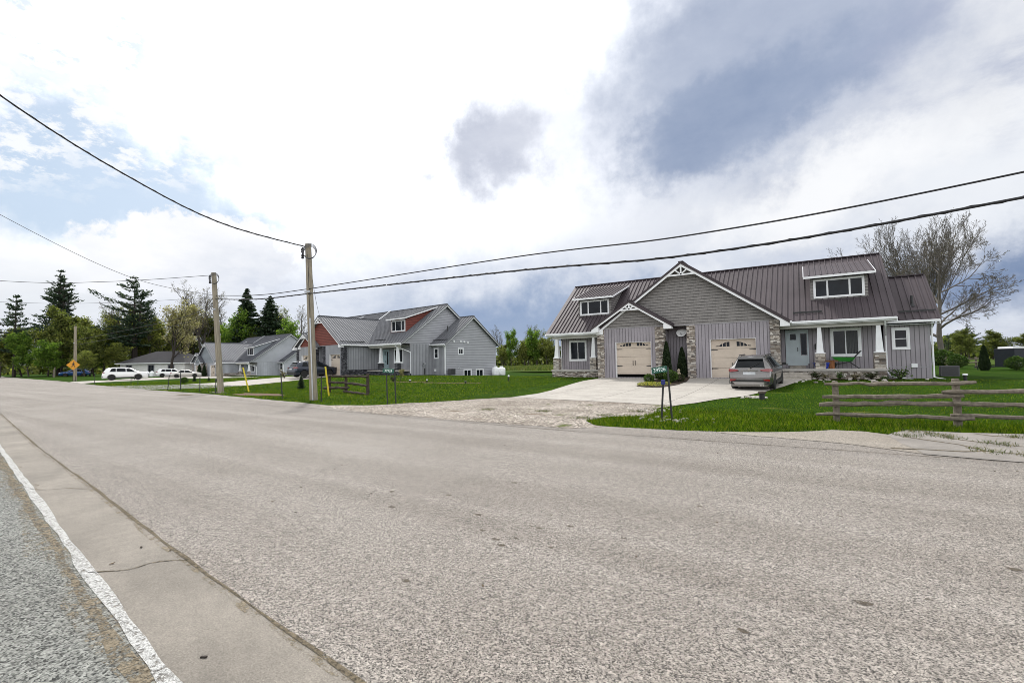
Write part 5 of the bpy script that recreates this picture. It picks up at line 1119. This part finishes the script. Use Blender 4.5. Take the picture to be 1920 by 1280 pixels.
pole('utility_pole', 'farthest wooden pole beside the amber diamond sign', -80.76, 18.96, 7.2, (-.1,-.1), .18, .14, False)
def cable(label, pts, r=.02, lash=False, sag=0.):
    P = [Vector(p) for p in pts]; out = []
    n = len(P)
    for i in range(n-1):      # Catmull-Rom through the measured points
        p0, p1, p2, p3 = P[max(i-1,0)], P[i], P[i+1], P[min(i+2,n-1)]
        for k in range(14):
            t = k/14; q = .5*((2*p1)+(p2-p0)*t+(2*p0-5*p1+4*p2-p3)*t*t+(3*p1-p0-3*p2+p3)*t**3)
            if n == 2: q.z -= sag*4*t*(1-t)
            out.append(q)
    out.append(P[-1]); m = MB(); m.tube(out, r, 7)
    if lash:
        h = []; L = 0
        for i in range(len(out)-1):
            d = out[i+1]-out[i]; n_ = max(2, int(d.length/.12)); u = Vector((0,0,1)); s = d.cross(u).normalized()
            for k in range(n_): L += 1; h.append(out[i]+d*k/n_+(u*math.cos(L*1.1)+s*math.sin(L*1.1))*r*1.15)
        m.tube(h, r*.3, 5)
    tag(m.build('overhead_cable', MT['cable'], None, smooth=True), label, 'cable')
cable('thick twisted cable coming down from the upper left to the top of the nearer pole', [(-20.1,13.0,7.35),(-19.95,9.1,7.52),(-19.9,6.05,8.38),(-19.9,2.84,9.85),(-19.9,-1.5,12.6)], .026, True)
cable('thin wire from the left edge of the view down to the leaning pole', [(-32.5,14.3,6.3),(-32.8,10,6.9),(-32.9,4.84,9.25),(-33,-1,12.8)], .012)
cable('upper wire running level from the top of the leaning pole to the left edge', [(-32.4,14.1,7.6),(-39.1,10.6,7.42),(-45,6.74,7.58),(-60,-3,9.2)], .016)
cable('faint lower wire running level from the leaning pole to the left edge', [(-32.3,14.2,6.15),(-39.1,10.6,6.0),(-45,6.74,6.17),(-60,-3,7.4)], .009)
cable('upper of the two long cables sweeping across the houses to the right edge', [(-32.5,14.25,6.3),(-26,13.6,5.65),(-19.95,12.85,5.3),(-8,12.4,5.09),(-2.35,12.2,4.86),(3.46,12.1,5.04),(14,12,5.9)], .02)
cable('lower thicker lashed cable sweeping across the houses to the right edge', [(-32.4,14.2,6.05),(-26,13.6,5.42),(-19.9,12.82,5.06),(-8.05,12.4,4.64),(-2.37,12.2,4.35),(3.44,12.1,4.57),(14,12,5.4)], .028, True)
cable('upper cable sloping from the leaning pole back to the far pole', [(-32.4,14.3,6.25),(-46.3,17.5,5.9),(-80.8,18.9,5.35)], .02)
cable('lower cable sloping from the leaning pole back to the far pole', [(-32.3,14.3,5.95),(-46.3,17.5,5.35),(-80.8,18.9,4.7)], .02)
cable('thin service wire from the nearer pole to the red gable house', [(-19.95,13.0,6.6),(-45.0,30.9,6.95)], .01, sag=1.2)
# split rail fences
def rail_mesh(mb, a, b, r, seed):
    rg = random.Random(seed); a, b = Vector(a), Vector(b); n = 12; pts = []; rs = []
    for i in range(n+1):
        t = i/n; pts.append(a.lerp(b, t)+Vector((0, rg.gauss(0,.008), rg.gauss(0,.011)+.02*math.sin(3.1*t+seed)))); rs.append(r*rg.uniform(.82,1.15)*(.75 if i in (0,n) else 1))
    k = len(mb.v); mb.tube(pts, rs, 7); mb.v[k:] = [(x+rg.gauss(0,.004), y+rg.gauss(0,.1)*r, z+rg.gauss(0,.13)*r) for x, y, z in mb.v[k:]]
def fence(label, posts, rails, mat, ph, r=.055, pr=.075):
    o = empty('split_rail_fence', (posts[0][0], posts[0][1], gz(*posts[0][:2])), 0, label, 'fence'); bx, by = posts[0][:2]; g0 = gz(bx, by)
    for i, p in enumerate(posts):
        m = MB(); h = p[2] if len(p) > 2 else ph; z = gz(p[0], p[1])-g0; m.tube([(p[0]-bx, p[1]-by, z-.35), (p[0]-bx+.01, p[1]-by, z+h*.5), (p[0]-bx, p[1]-by, z+h-.03), (p[0]-bx, p[1]-by, z+h)], [pr*1.1, pr, pr*.95, pr*.8], 9); m.build('post', MT[mat], o)
    for i, (a, b) in enumerate(rails):
        m = MB(); rail_mesh(m, (a[0]-bx, a[1]-by, a[2]), (b[0]-bx, b[1]-by, b[2]), r*(1.0+.3*((i*7) % 3)/2), i+3); m.build('rail', MT[mat], o)
fence('weathered grey split rail fence on the lawn at the right', [(.56,14.6,1.05),(2.89,14.71,1.13),(5.6,14.85,1.1)],
    [((.33,14.5,.97),(3.22,14.58,1.06)), ((.27,14.48,.66),(3.0,14.6,.735)), ((.2,14.46,.475),(3.1,14.6,.53)), ((.12,14.46,.2),(3.15,14.56,.2)), ((2.62,14.55,.8),(5.8,14.72,.86)), ((2.8,14.54,.53),(5.8,14.7,.56)), ((2.75,14.6,.27),(5.8,14.74,.33))], 'rail', 1.1, .047)
fence('short dark rail fence corner on the verge right of the nearer pole', [(-24.3,17.1,1.05),(-23.0,17.3,1.05),(-20.15,16.55,1.15)],
    [((-24.5,17.0,.98),(-22.8,17.2,.98)), ((-24.4,17.0,.62),(-22.9,17.2,.6)), ((-24.7,17.0,.28),(-22.6,17.2,.26)), ((-23.2,17.2,.96),(-20.0,16.45,.98)), ((-23.1,17.2,.55),(-20.1,16.45,.52)), ((-23.1,17.2,.06),(-20.05,16.4,.05))], 'rail2', 1.05, .06, .085)
f = fence('little far rail fence in the shrubs on the far right lawn', [(10.6,56.5,1.0),(12.6,56.9,1.0)], [((10.4,56.4,.85),(12.9,56.8,.85)), ((10.4,56.4,.5),(12.9,56.8,.5))], 'rail', 1.0)
# stakes, marker posts
def stake(label, x, y, h, lean=(0,0), cap=None, name='metal_stake', mat='black', r=.027, cat='stake', group='black metal stakes along the verge'):
    o = empty(name, (x, y, gz(x, y)), 0, label, cat, group); m = MB(); m.tube([(0,0,-.3),(lean[0],lean[1],h)], r, 7); m.build('shaft', MT[mat], o)
    if cap: m = MB(); m.box(lean[0]-.05, lean[0]+.05, lean[1]-.04, lean[1]+.04, h-.02, h+cap); m.build('cap', MT['blue_refl'] if cap > .1 else MT['plastic'], o, bevel=.008)
stake('black stake with a dark blue reflector top, left of the 39926 sign post', -3.51, 12.97, 1.0, (.09,.02), .12)
stake('black stake standing alone just right of the nearer pole', -18.68, 12.73, 1.18)
stake('black stake leaning slightly left, on the lawn between the two nearer poles', -22.26, 13.0, 1.25, (-.1,-.05))
stake('thin black stake left of the 39924 sign post', -14.65, 13.05, 1.23, (-.05,-.02))
stake('black stake left of the leaning pole, a box-topped one beside it', -33.68, 14.01, .95)
stake('short black stake with a small box on top at the foot of the leaning pole', -30.5, 13.56, .8, (0,0), .09)
stake('taller black stake on the far verge in front of the pale sedan', -37.93, 14.53, 1.42)
stake('black stake tilted right on the far verge left of the taller stake', -39.04, 14.14, 1.05, (.1,.06))
stake('right one of the short black stakes below the front of the far left white SUV', -52.62, 16.71, .6)
stake('left one of the short black stakes below the front of the far left white SUV', -54.28, 16.7, .8)
stake('black stake behind the far left white SUV', -61.91, 16.03, 1.05)
stake('short black stake near the foot of the farthest pole', -77.5, 18.2, .7)
stake('yellow plastic guy guard leaning strongly left of the navy car', -29.99, 15.35, 1.56, (-.4,-.25), None, 'guy_guard', 'yellow', .045, 'guard', 'yellow guy guards')
stake('yellow plastic guy guard leaning by the short dark rail fence', -21.51, 15.15, 1.56, (-.2,-.12), None, 'guy_guard', 'yellow', .045, 'guard', 'yellow guy guards')
def number_sign(label, x, y, h, lean, txt, yaw, w, hh, tilt):
    o = empty('house_number_sign', (x, y, gz(x, y)), 0, label, 'sign', 'green house number signs'); m = MB(); m.tube([(0,0,-.3),(lean[0],lean[1],h)], .027, 7); m.build('post', MT['black'], o)
    c, s = math.cos(yaw), math.sin(yaw); p = Vector((lean[0]-c*(w/2+.0), lean[1]-s*(w/2)-.03, h-hh*.45))
    m = MB(); m.box(-w/2, w/2, -.006, .006, -hh/2, hh/2); q = m.build('number_plate', MT['sign_green'], o, bevel=.004); q.location = p; q.rotation_euler = (0, -tilt, yaw)
    t = text_mesh(txt, hh*.86, MT['sign_txt'], q, (0,-.0075,0), (R_(90),0,0), .002); t.scale = (.92,1,1)
number_sign('green 39926 number plate on a thin black post before the brown-roofed house', -3.22, 13.11, 1.47, (-.1,.0), '39926', R_(12), .42, .17, .14)
number_sign('green 39924 number plate on a thin black post before the grey and red house', -14.54, 13.41, 1.46, (-.06,-.03), '39924', R_(25), .5, .18, -.05)
o = empty('pedestrian_sign', (-80.0, 18.55, 0), R_(62), 'amber diamond warning sign with a black walking figure beside the farthest pole', 'road sign')
m = MB(); m.tube([(0,.03,-.3),(0,.03,2.7)], .035, 8); m.build('post', MT['rail2'], o)
m = MB(); d = .68; m.slab([(0,-.01,2.1-d),(d,-.01,2.1),(0,-.01,2.1+d),(-d,-.01,2.1)], (0,.02,0)); pl = m.build('sign_plate', MT['sign_yel'], o)
m = MB(); m.lathe([(.07,-.008),(.07,.0)], (.02,-.012,2.42), 12, 'y')
for a, b_, w in [((.02,2.33),(.0,2.08),.12),((0,2.1),(.16,1.93),.07),((.16,1.93),(.18,1.76),.06),((0,2.1),(-.1,1.95),.07),((-.1,1.95),(-.22,1.82),.06),((.03,2.3),(.17,2.14),.05),((0,2.3),(-.13,2.16),.05)]: m.bar((a[0],-.014,a[1]), (b_[0],-.014,b_[1]), .01, w, up=(0,0,1) if abs(a[0]-b_[0]) > .1 else (1,0,0))
m.build('walking_figure', MT['black'], pl)
for x, y, h, lb in [(-116.5,24.5,1.9,'pale wooden post under the leftmost leafy trees'), (-120.2,25.2,1.5,'short wooden post left of the dark blue car')]: stake(lb, x, y, h, (0,0), None, 'wooden_post', 'rail', .1, 'post', 'wooden posts under the trees')
# propane tanks, air conditioners, dish
def h2(u, v): return (-34.65+.9928*u+.1197*v, 32.6-.1197*u+.9928*v)
def tank(label, x, y, z, r, h):
    o = empty('propane_tank', (x, y, z), 0, label, 'propane tank', 'white propane tanks'); m = MB(); m.lathe([(r*.5,.04),(r*.95,.1),(r,.2),(r,h-.22),(r*.9,h-.1),(r*.5,h-.02),(.02,h)], (0,0,0), 20); m.build('body', MT['tank'], o, smooth=True)
    m = MB(); m.lathe([(r*.45,h-.06),(r*.45,h+.12)], (0,0,0), 14); m.build('collar', MT['tank'], o); m = MB(); m.lathe([(r*.6,-.1),(r*.6,.08)], (0,0,0), 14); m.build('foot_ring', MT['galv'], o)
for u, v, lb in ((2.35,11.75,'left of the two white propane tanks against the grey house'), (2.35,12.8,'right of the two white propane tanks against the grey house')): x, y = h2(u, v); tank(lb, x, y, gz(x, y), .46, 1.05)
tank('left of the two white propane tanks in front of the bungalow', -114.6, 37.9, -.38, .4, 1.1); tank('right of the two white propane tanks in front of the bungalow', -113.6, 38.4, -.38, .4, 1.1)
def aircon(label, loc, rz, legs=False):
    o = empty('air_conditioner', loc, rz, label, 'air conditioner'); m = MB(); m.box(-.4,.4,-.18,.18,0,.6); m.build('casing', MT['ac'], o, bevel=.02)
    m = MB(); 
    for k in range(9): m.box(-.34+.0, .34, -.192, -.181, .06+k*.055, .085+k*.055)
    m.build('grille', MT['black'], o)
    if legs: m = MB(); m.bar((-.3,.2,-.02),(-.3,-.2,-.02),.04,.04); m.bar((.3,.2,-.02),(.3,-.2,-.02),.04,.04); m.bar((-.3,.2,-.25),(-.3,-.1,-.04),.03,.03); m.bar((.3,.2,-.25),(.3,-.1,-.04),.03,.03); m.build('bracket', MT['black'], o)
x, y = h2(2.0, 5.1); aircon('grey heat pump hung on the side wall of the grey house', (x, y, .4), R_(83), True)
aircon('dark air conditioner on the grass right of the brown house wing', (6.65, 35.0, .47), 0)
dsh = empty('satellite_dish', (-6.88, 31.3, 3.36), 0, 'small white satellite dish on the recessed wall between the garages', 'satellite dish')
m = MB(); m.lathe([(.01,.0),(.18,-.025),(.31,-.07),(.32,-.06),(.19,-.01),(.01,.015)], (0,0,0), 22, 'y'); q = m.build('reflector', MT['tank'], dsh, smooth=True); q.location = (0,-.3,.02); q.rotation_euler = (R_(-28),0,0)
m = MB(); m.tube([(0,-.22,0),(0,-.05,-.12),(0,0.03,-.12)], .022, 6); m.tube([(0,-.25,-.26),(0,-.5,-.05)], .012, 5); m.lathe([(.035,-.05),(.03,.05)], (0,-.52,-.02), 8, 'y'); m.build('bracket', MT['black'], dsh)
# garden things of the brown house
o = empty('garden_ornament', (-6.62, 28.75, gz(-6.6,28.75)+.05), .2, 'tan stone garden ornament at the back of the planting bed', 'ornament')
m = MB(); m.lathe([(.12,0),(.13,.06),(.07,.1),(.09,.25),(.13,.34),(.1,.42),(.06,.46),(.09,.54),(.07,.62),(.02,.66)], (0,0,0), 12); m.build('figure', MT['orn'], o)
def lantern(name, label, x, y, h, top, r=.09):
    o = empty(name, (x, y, gz(x, y)), 0, label, 'garden light', 'garden lights'); m = MB(); m.lathe([(r*.75,-.05),(r*.75,h*.72),(r*.8,h*.74)], (0,0,0), 12); m.build('stem', MT['plastic'], o); m = MB(); m.lathe([(r*1.05,h*.74),(r*1.2,h*.82),(r*.9,h*.97),(.02,h)], (0,0,0), 12); m.build('cap', MT[top], o)
lantern('garden_light', 'dark lantern with a brownish cap on the lawn behind the silver SUV', -1.57, 20.39, .33, 'rail2', .13); lantern('garden_light', 'white-capped bollard light on the lawn right of the brown house', 6.3, 30.25, .33, 'white', .09)
lantern('garden_light', 'slim white-capped bollard light on the lawn right of the propane tanks', -17.98, 27.19, .46, 'white', .06)
lantern('pipe_stub', 'short white pipe stub in the lawn before the grey house wall', -24.4, 25.6, .25, 'white', .06); lantern('pipe_stub', 'dark pipe stub on the lawn below the basement windows', -20.4, 25.3, .18, 'plastic', .09); lantern('pipe_stub', 'small dark stub with pale cap before the grey house porch corner', -26.4, 25.8, .2, 'white', .08)
def rocks(label, cx, cy, n, spread, seed, smax=.12, cat='rocks'):
    rg = random.Random(seed); m = MB()
    for _ in range(n):
        x, y = cx+rg.gauss(0,spread), cy+rg.gauss(0,spread*.6); s = rg.uniform(.03,smax); z = gz(x, y)+s*.2; k = len(m.v)
        m.lathe([(s*.5,-s*.45),(s,-.1*s),(s*.8,s*.35),(s*.3,s*.5)], (x, y, z), 7); m.v[k:] = [(a+rg.uniform(-.2,.2)*s, b_+rg.uniform(-.2,.2)*s, c+rg.uniform(-.15,.15)*s) for a, b_, c in m.v[k:]]
    tag(m.build('rock_pile', MT['rock']), label, kind='stuff')
rocks('pile of pale rocks at the driveway edge left of the dark lantern', -1.9, 21.0, 26, .22, 1); rocks('pale stones around the foot of the number sign', -3.3, 13.15, 40, .5, 2, .07); rocks('stones edging the porch bed', 1.8, 29.85, 34, 1.3, 3, .13); rocks('pale stones between gravel and lawn', -4.3, 15.2, 40, .55, 4, .06)
P0 = 1.005
o = empty('wheelbarrow', (1.75, 31.75, P0), 0, 'green wheelbarrow on the porch below the window', 'wheelbarrow')
m = MB(); m.add([(-.4,-.25,.42),(.3,-.2,.38),(.3,.2,.38),(-.4,.25,.42),(-.62,-.34,.66),(.45,-.3,.62),(.45,.3,.62),(-.62,.34,.66)], [(0,1,2,3),(0,4,5,1),(1,5,6,2),(2,6,7,3),(3,7,4,0)]); m.build('tray', MT['barrow'], o)
m = MB()
for s in (-1, 1): m.tube([(-.55,s*.1,.2),(.2,s*.22,.36),(.72,s*.3,.98)], .02, 6); m.tube([(.2,s*.22,.36),(.62,s*.24,.0)], .018, 6)
m.build('frame', MT['black'], o); m = MB(); m.lathe([(.1,-.05),(.19,-.04),(.2,0),(.19,.04),(.1,.05)], (-.6,0,.2), 16, 'y'); m.build('wheel', MT['tyre'], o)
o = empty('stool', (1.12, 31.55, P0), 0, 'small brown wooden stool on the porch left of the wheelbarrow', 'stool'); m = MB(); m.box(-.3,.3,-.16,.16,.42,.47); m.build('seat', MT['wood'], o); m = MB(); m.box(-.12,.12,-.13,.13,0,.419); m.build('pedestal', MT['wood'], o)
o = empty('plastic_tub', (.62, 31.5, P0), .2, 'blue plastic tub on the porch floor beside the stool', 'tub'); m = MB(); m.add([(-.26,-.18,0),(.26,-.18,0),(.26,.18,0),(-.26,.18,0),(-.34,-.24,.3),(.34,-.24,.3),(.34,.24,.3),(-.34,.24,.3)], [(0,1,2,3),(0,4,5,1),(1,5,6,2),(2,6,7,3),(3,7,4,0)]); m.build('bin', MT['tub'], o); m = MB(); m.box(-.37,.37,-.27,.27,.302,.34); m.build('lid', MT['tub'], o)
o = empty('shovel', (.5, 32.2, P0), 0, 'shovel with a pale handle leaning on the wall behind the porch column', 'shovel'); m = MB(); m.tube([(.05,-.25,.03),(-.05,.12,1.15)], .018, 6); m.build('handle', MT['wood_l'], o); m = MB(); m.slab([(-.15,.11,1.12),(.06,.1,1.12),(.07,.15,1.4),(-.05,.18,1.5),(-.15,.16,1.4)], (0,.012,0)); m.build('blade', MT['plastic'], o)
# ------------------------------------------------------------------ sky, sun, camera
W = bpy.data.worlds.new('World'); SC.world = W; W.use_nodes = True
class WT(NT):
    def __init__(s): s.t = W.node_tree; s.t.nodes.clear(); s._tc = None; s.out = s.n('ShaderNodeOutputWorld'); s.b = s.n('ShaderNodeBackground'); s.L(s.b.outputs[0], s.out.inputs[0])
w = WT(); SUN_AZ, SUN_EL = -52., 52.
sky = w.n('ShaderNodeTexSky', sky_type='NISHITA'); sky.sun_disc = False; sky.sun_elevation = R_(SUN_EL); sky.sun_rotation = R_(SUN_AZ); sky.air_density = 1.0; sky.dust_density = 1.5
d = w.tc.outputs['Generated']; X, Y, Z = w.xyz(d)
az = w.M('MULTIPLY', w.M('ARCTAN2', X, Y), 57.2958); el = w.M('MULTIPLY', w.M('ARCSINE', w.M('MINIMUM', w.M('MAXIMUM', Z, -.999), .999)), 57.2958)
zz = w.M('ADD', w.M('MAXIMUM', Z, 0.), .22); cp = w.comb(w.M('DIVIDE', X, zz), w.M('DIVIDE', Y, zz), 0.)
nf = w.noise(cp, 2.3, 8, .62); nm = w.noise(cp, .9, 6, .6); nd = w.noise(d, 9., 8, .62); nd2 = w.noise(d, 4., 6, .6)
mpk = w.n('ShaderNodeMapping'); w.L(cp, mpk.inputs[0]); mpk.inputs['Rotation'].default_value = (0,0,R_(35)); mpk.inputs['Scale'].default_value = (1.6, 7., 1.); ns = w.noise(mpk.outputs[0], 1.6, 8, .62)
c5 = lambda n, a: w.M('MULTIPLY', w.M('SUBTRACT', n, .5), a)
azd = w.M('ADD', az, w.M('ADD', c5(nd, 22.), c5(nd2, 16.))); eld = w.M('ADD', el, w.M('ADD', c5(w.noise(d, 8., 8, .62, out=0), 12.), c5(w.noise(w.VM('ADD', d, (3,1,2)), 4.5, 6, .6), 10.)))
def ell(a, e, ra, re, rot=0., soft=.35, A=azd, E_=eld):
    c, s = math.cos(R_(rot)), math.sin(R_(rot)); x = w.M('SUBTRACT', A, a); y = w.M('SUBTRACT', E_, e)
    p = w.M('DIVIDE', w.M('ADD', w.M('MULTIPLY', x, c), w.M('MULTIPLY', y, s)), ra); q = w.M('DIVIDE', w.M('SUBTRACT', w.M('MULTIPLY', y, c), w.M('MULTIPLY', x, s)), re)
    r = w.M('SQRT', w.M('ADD', w.M('MULTIPLY', p, p), w.M('MULTIPLY', q, q))); return w.sm(r, 1-soft, 1+soft, 1., 0.)
def over(col, f, c, k=1.): return w.mix(w.M('MULTIPLY', f, k) if k != 1 else f, col, c)
blue = w.mix(.72, w.VM('MULTIPLY', sky.outputs[0], (.1,.1,.1)), (.60,.75,.93))
# bright overcast, brightest round the hidden sun and behind the viewer overhead
dn = w.VM('DOT_PRODUCT', d, (math.sin(R_(SUN_AZ))*math.cos(R_(SUN_EL)), math.cos(R_(SUN_AZ))*math.cos(R_(SUN_EL)), math.sin(R_(SUN_EL))))
glow = w.sm(dn, .6, 1., 0., 1.3)
white = w.VM('MULTIPLY', w.comb(.985, 1.0, 1.02), w.comb(*[w.M('ADD', w.M('ADD', .92, glow), w.sm(el, 38, 80, 0, .55))]*3))
white = w.VM('MULTIPLY', white, w.comb(*[w.sm(dn, -.5, .35, 2.4, 1.)]*3))
col = w.mix(1., white, w.ramp(nm, [(.3, .88), (.7, 1.08)]), 'MULTIPLY')
soft = w.M('MULTIPLY', w.sm(nf, .42, .62), w.sm(dn, .55, .85, 1., .15)); col = over(col, soft, (.76,.82,.91), .4)
# blue gap at the left with cumulus in front
gap = ell(-77, 16.8, 15, 5.4, -4, .45); streak = w.M('MULTIPLY', ell(-81, 28.5, 11, 6.5, 0, .6), w.sm(w.noise(cp, 9., 7, .65), .44, .58)); band = w.M('MULTIPLY', ell(-64, 19, 13, 4.2, 0, .6), w.sm(nf, .4, .56))
col = over(col, gap, blue, .9); col = over(col, streak, (.42,.52,.72), .7); col = over(col, band, blue, .6)
puff = w.M('MULTIPLY', ell(-77, 20.5, 17, 3.6, 6, .6), w.sm(w.noise(cp, 12., 7, .65), .46, .58)); col = over(col, puff, (1.0,1.02,1.05), .9)
cum = ell(-67, 11.0, 9.5, 4.4, 0, .1, w.M('ADD', az, w.M('ADD', c5(nd, 14.), c5(w.noise(d, 24., 6, .6), 7.))), w.M('ADD', el, w.M('ADD', c5(w.noise(d, 13., 8, .6), 11.), c5(w.noise(d, 30., 5, .6), 4.)))); col = over(col, cum, w.ramp(nf, [(.3, (.93,.95,.99)), (.7, (1.08,1.08,1.1))]))
# grey veil low over the horizon on the right and centre
low = w.M('MULTIPLY', w.sm(eld, 8., 19., 1., 0.), w.M('MULTIPLY', w.sm(azd, -78., -46., 0., 1.), w.sm(az, 28., 60., 1., 0.))); col = over(col, low, w.ramp(nf, [(.3, (.50,.57,.72)), (.7, (.80,.84,.92))]), .9)
low2 = w.M('MULTIPLY', w.sm(el, 3., 12., 1., 0.), w.M('MULTIPLY', w.sm(az, -100., -62., .25, .85), w.sm(az, 28., 60., 1., 0.))); col = over(col, low2, w.ramp(nf, [(.3, (.62,.68,.81)), (.7, (.88,.92,.98))]), .9)
stm = ell(-30, 4.2, 19, 4.4, 0, .65); col = over(col, stm, (.215,.32,.52), .8)
stm2 = ell(16, 6.6, 8, 3.8, 4, .75); col = over(col, stm2, (.16,.24,.41), .9); col = over(col, w.M('MULTIPLY', w.sm(el, .5, 5., 1., 0.), w.sm(az, 28., 60., 1., 0.)), (.50,.54,.63), .5)
wr = ell(14.5, 16, 9, 4.6, 20, .7); col = over(col, wr, (.90,.93,.98), .7)
# large slate cloud upper right, its paler veil, the small dark puff
veil = ell(-6, 30, 26, 14, 14, .65); col = over(col, w.M('MULTIPLY', veil, w.sm(nm, .25, .6, .5, 1.)), (.64,.68,.79), .85)
big = ell(-3.5, 31.5, 17.5, 10.5, 18, .55); col = over(col, big, w.ramp(nf, [(.28, (.315,.38,.53)), (.72, (.53,.59,.72))]), .9)
core = ell(-5.0, 25.6, 13, 4.0, 17, .45); col = over(col, core, w.ramp(nf, [(.3, (.25,.325,.485)), (.7, (.38,.45,.6))]), .85); lit = ell(3, 17.2, 11, 3.0, 16, .6); col = over(col, lit, (1.0,1.01,1.03), .8)
wsp = w.M('MULTIPLY', ell(16, 28, 11, 8, 0, .6), w.sm(nf, .42, .62)); col = over(col, wsp, (.36,.41,.57), .65)
sml = ell(-36.5, 25.6, 8.6, 4.6, 20, .7); col = over(col, sml, w.ramp(nf, [(.3, (.46,.50,.62)), (.7, (.74,.77,.86))]), .95)
gnd = w.sm(el, -4., -.5, 1., 0.); col = over(col, gnd, (.25,.27,.22))
w.L(col, w.b.inputs[0]); w.b.inputs[1].default_value = 1.0
L = bpy.data.lights.new('sun', 'SUN'); L.energy = 3.3; L.angle = R_(5); L.color = (1,.965,.91); so = bpy.data.objects.new('sun', L); COL.objects.link(so)
sd = Vector((math.sin(R_(SUN_AZ))*math.cos(R_(SUN_EL)), math.cos(R_(SUN_AZ))*math.cos(R_(SUN_EL)), math.sin(R_(SUN_EL)))); so.rotation_euler = sd.to_track_quat('Z', 'Y').to_euler(); so.location = (0,0,60)
cam = bpy.data.cameras.new('camera'); cam.lens = 16.; cam.sensor_width = 36.; cam.clip_start = .05; cam.clip_end = 3000
co = bpy.data.objects.new('camera', cam); COL.objects.link(co); co.location = (0,0,1.7)
yaw, pit, rol = R_(32.9904), R_(2.48247), math.atan(.0155)
F = Vector((-math.sin(yaw)*math.cos(pit), math.cos(yaw)*math.cos(pit), math.sin(pit))); R0 = Vector((math.cos(yaw), math.sin(yaw), 0)); U0 = R0.cross(F)
Rv = R0*math.cos(rol)-U0*math.sin(rol); Uv = R0*math.sin(rol)+U0*math.cos(rol)
co.rotation_euler = Matrix((Rv, Uv, -F)).transposed().to_euler(); SC.camera = co
SC.view_settings.view_transform = 'Standard'; SC.view_settings.look = 'None'; SC.view_settings.exposure = 0.; SC.view_settings.gamma = 1.; SC.view_settings.use_curve_mapping = False
SC.cycles.use_denoising = True; SC.cycles.denoiser = 'OPENIMAGEDENOISE'; SC.cycles.denoising_input_passes = 'RGB_ALBEDO_NORMAL'; SC.cycles.denoising_prefilter = 'ACCURATE'; SC.cycles.filter_width = .9; SC.cycles.max_bounces = 6; SC.cycles.transparent_max_bounces = 8
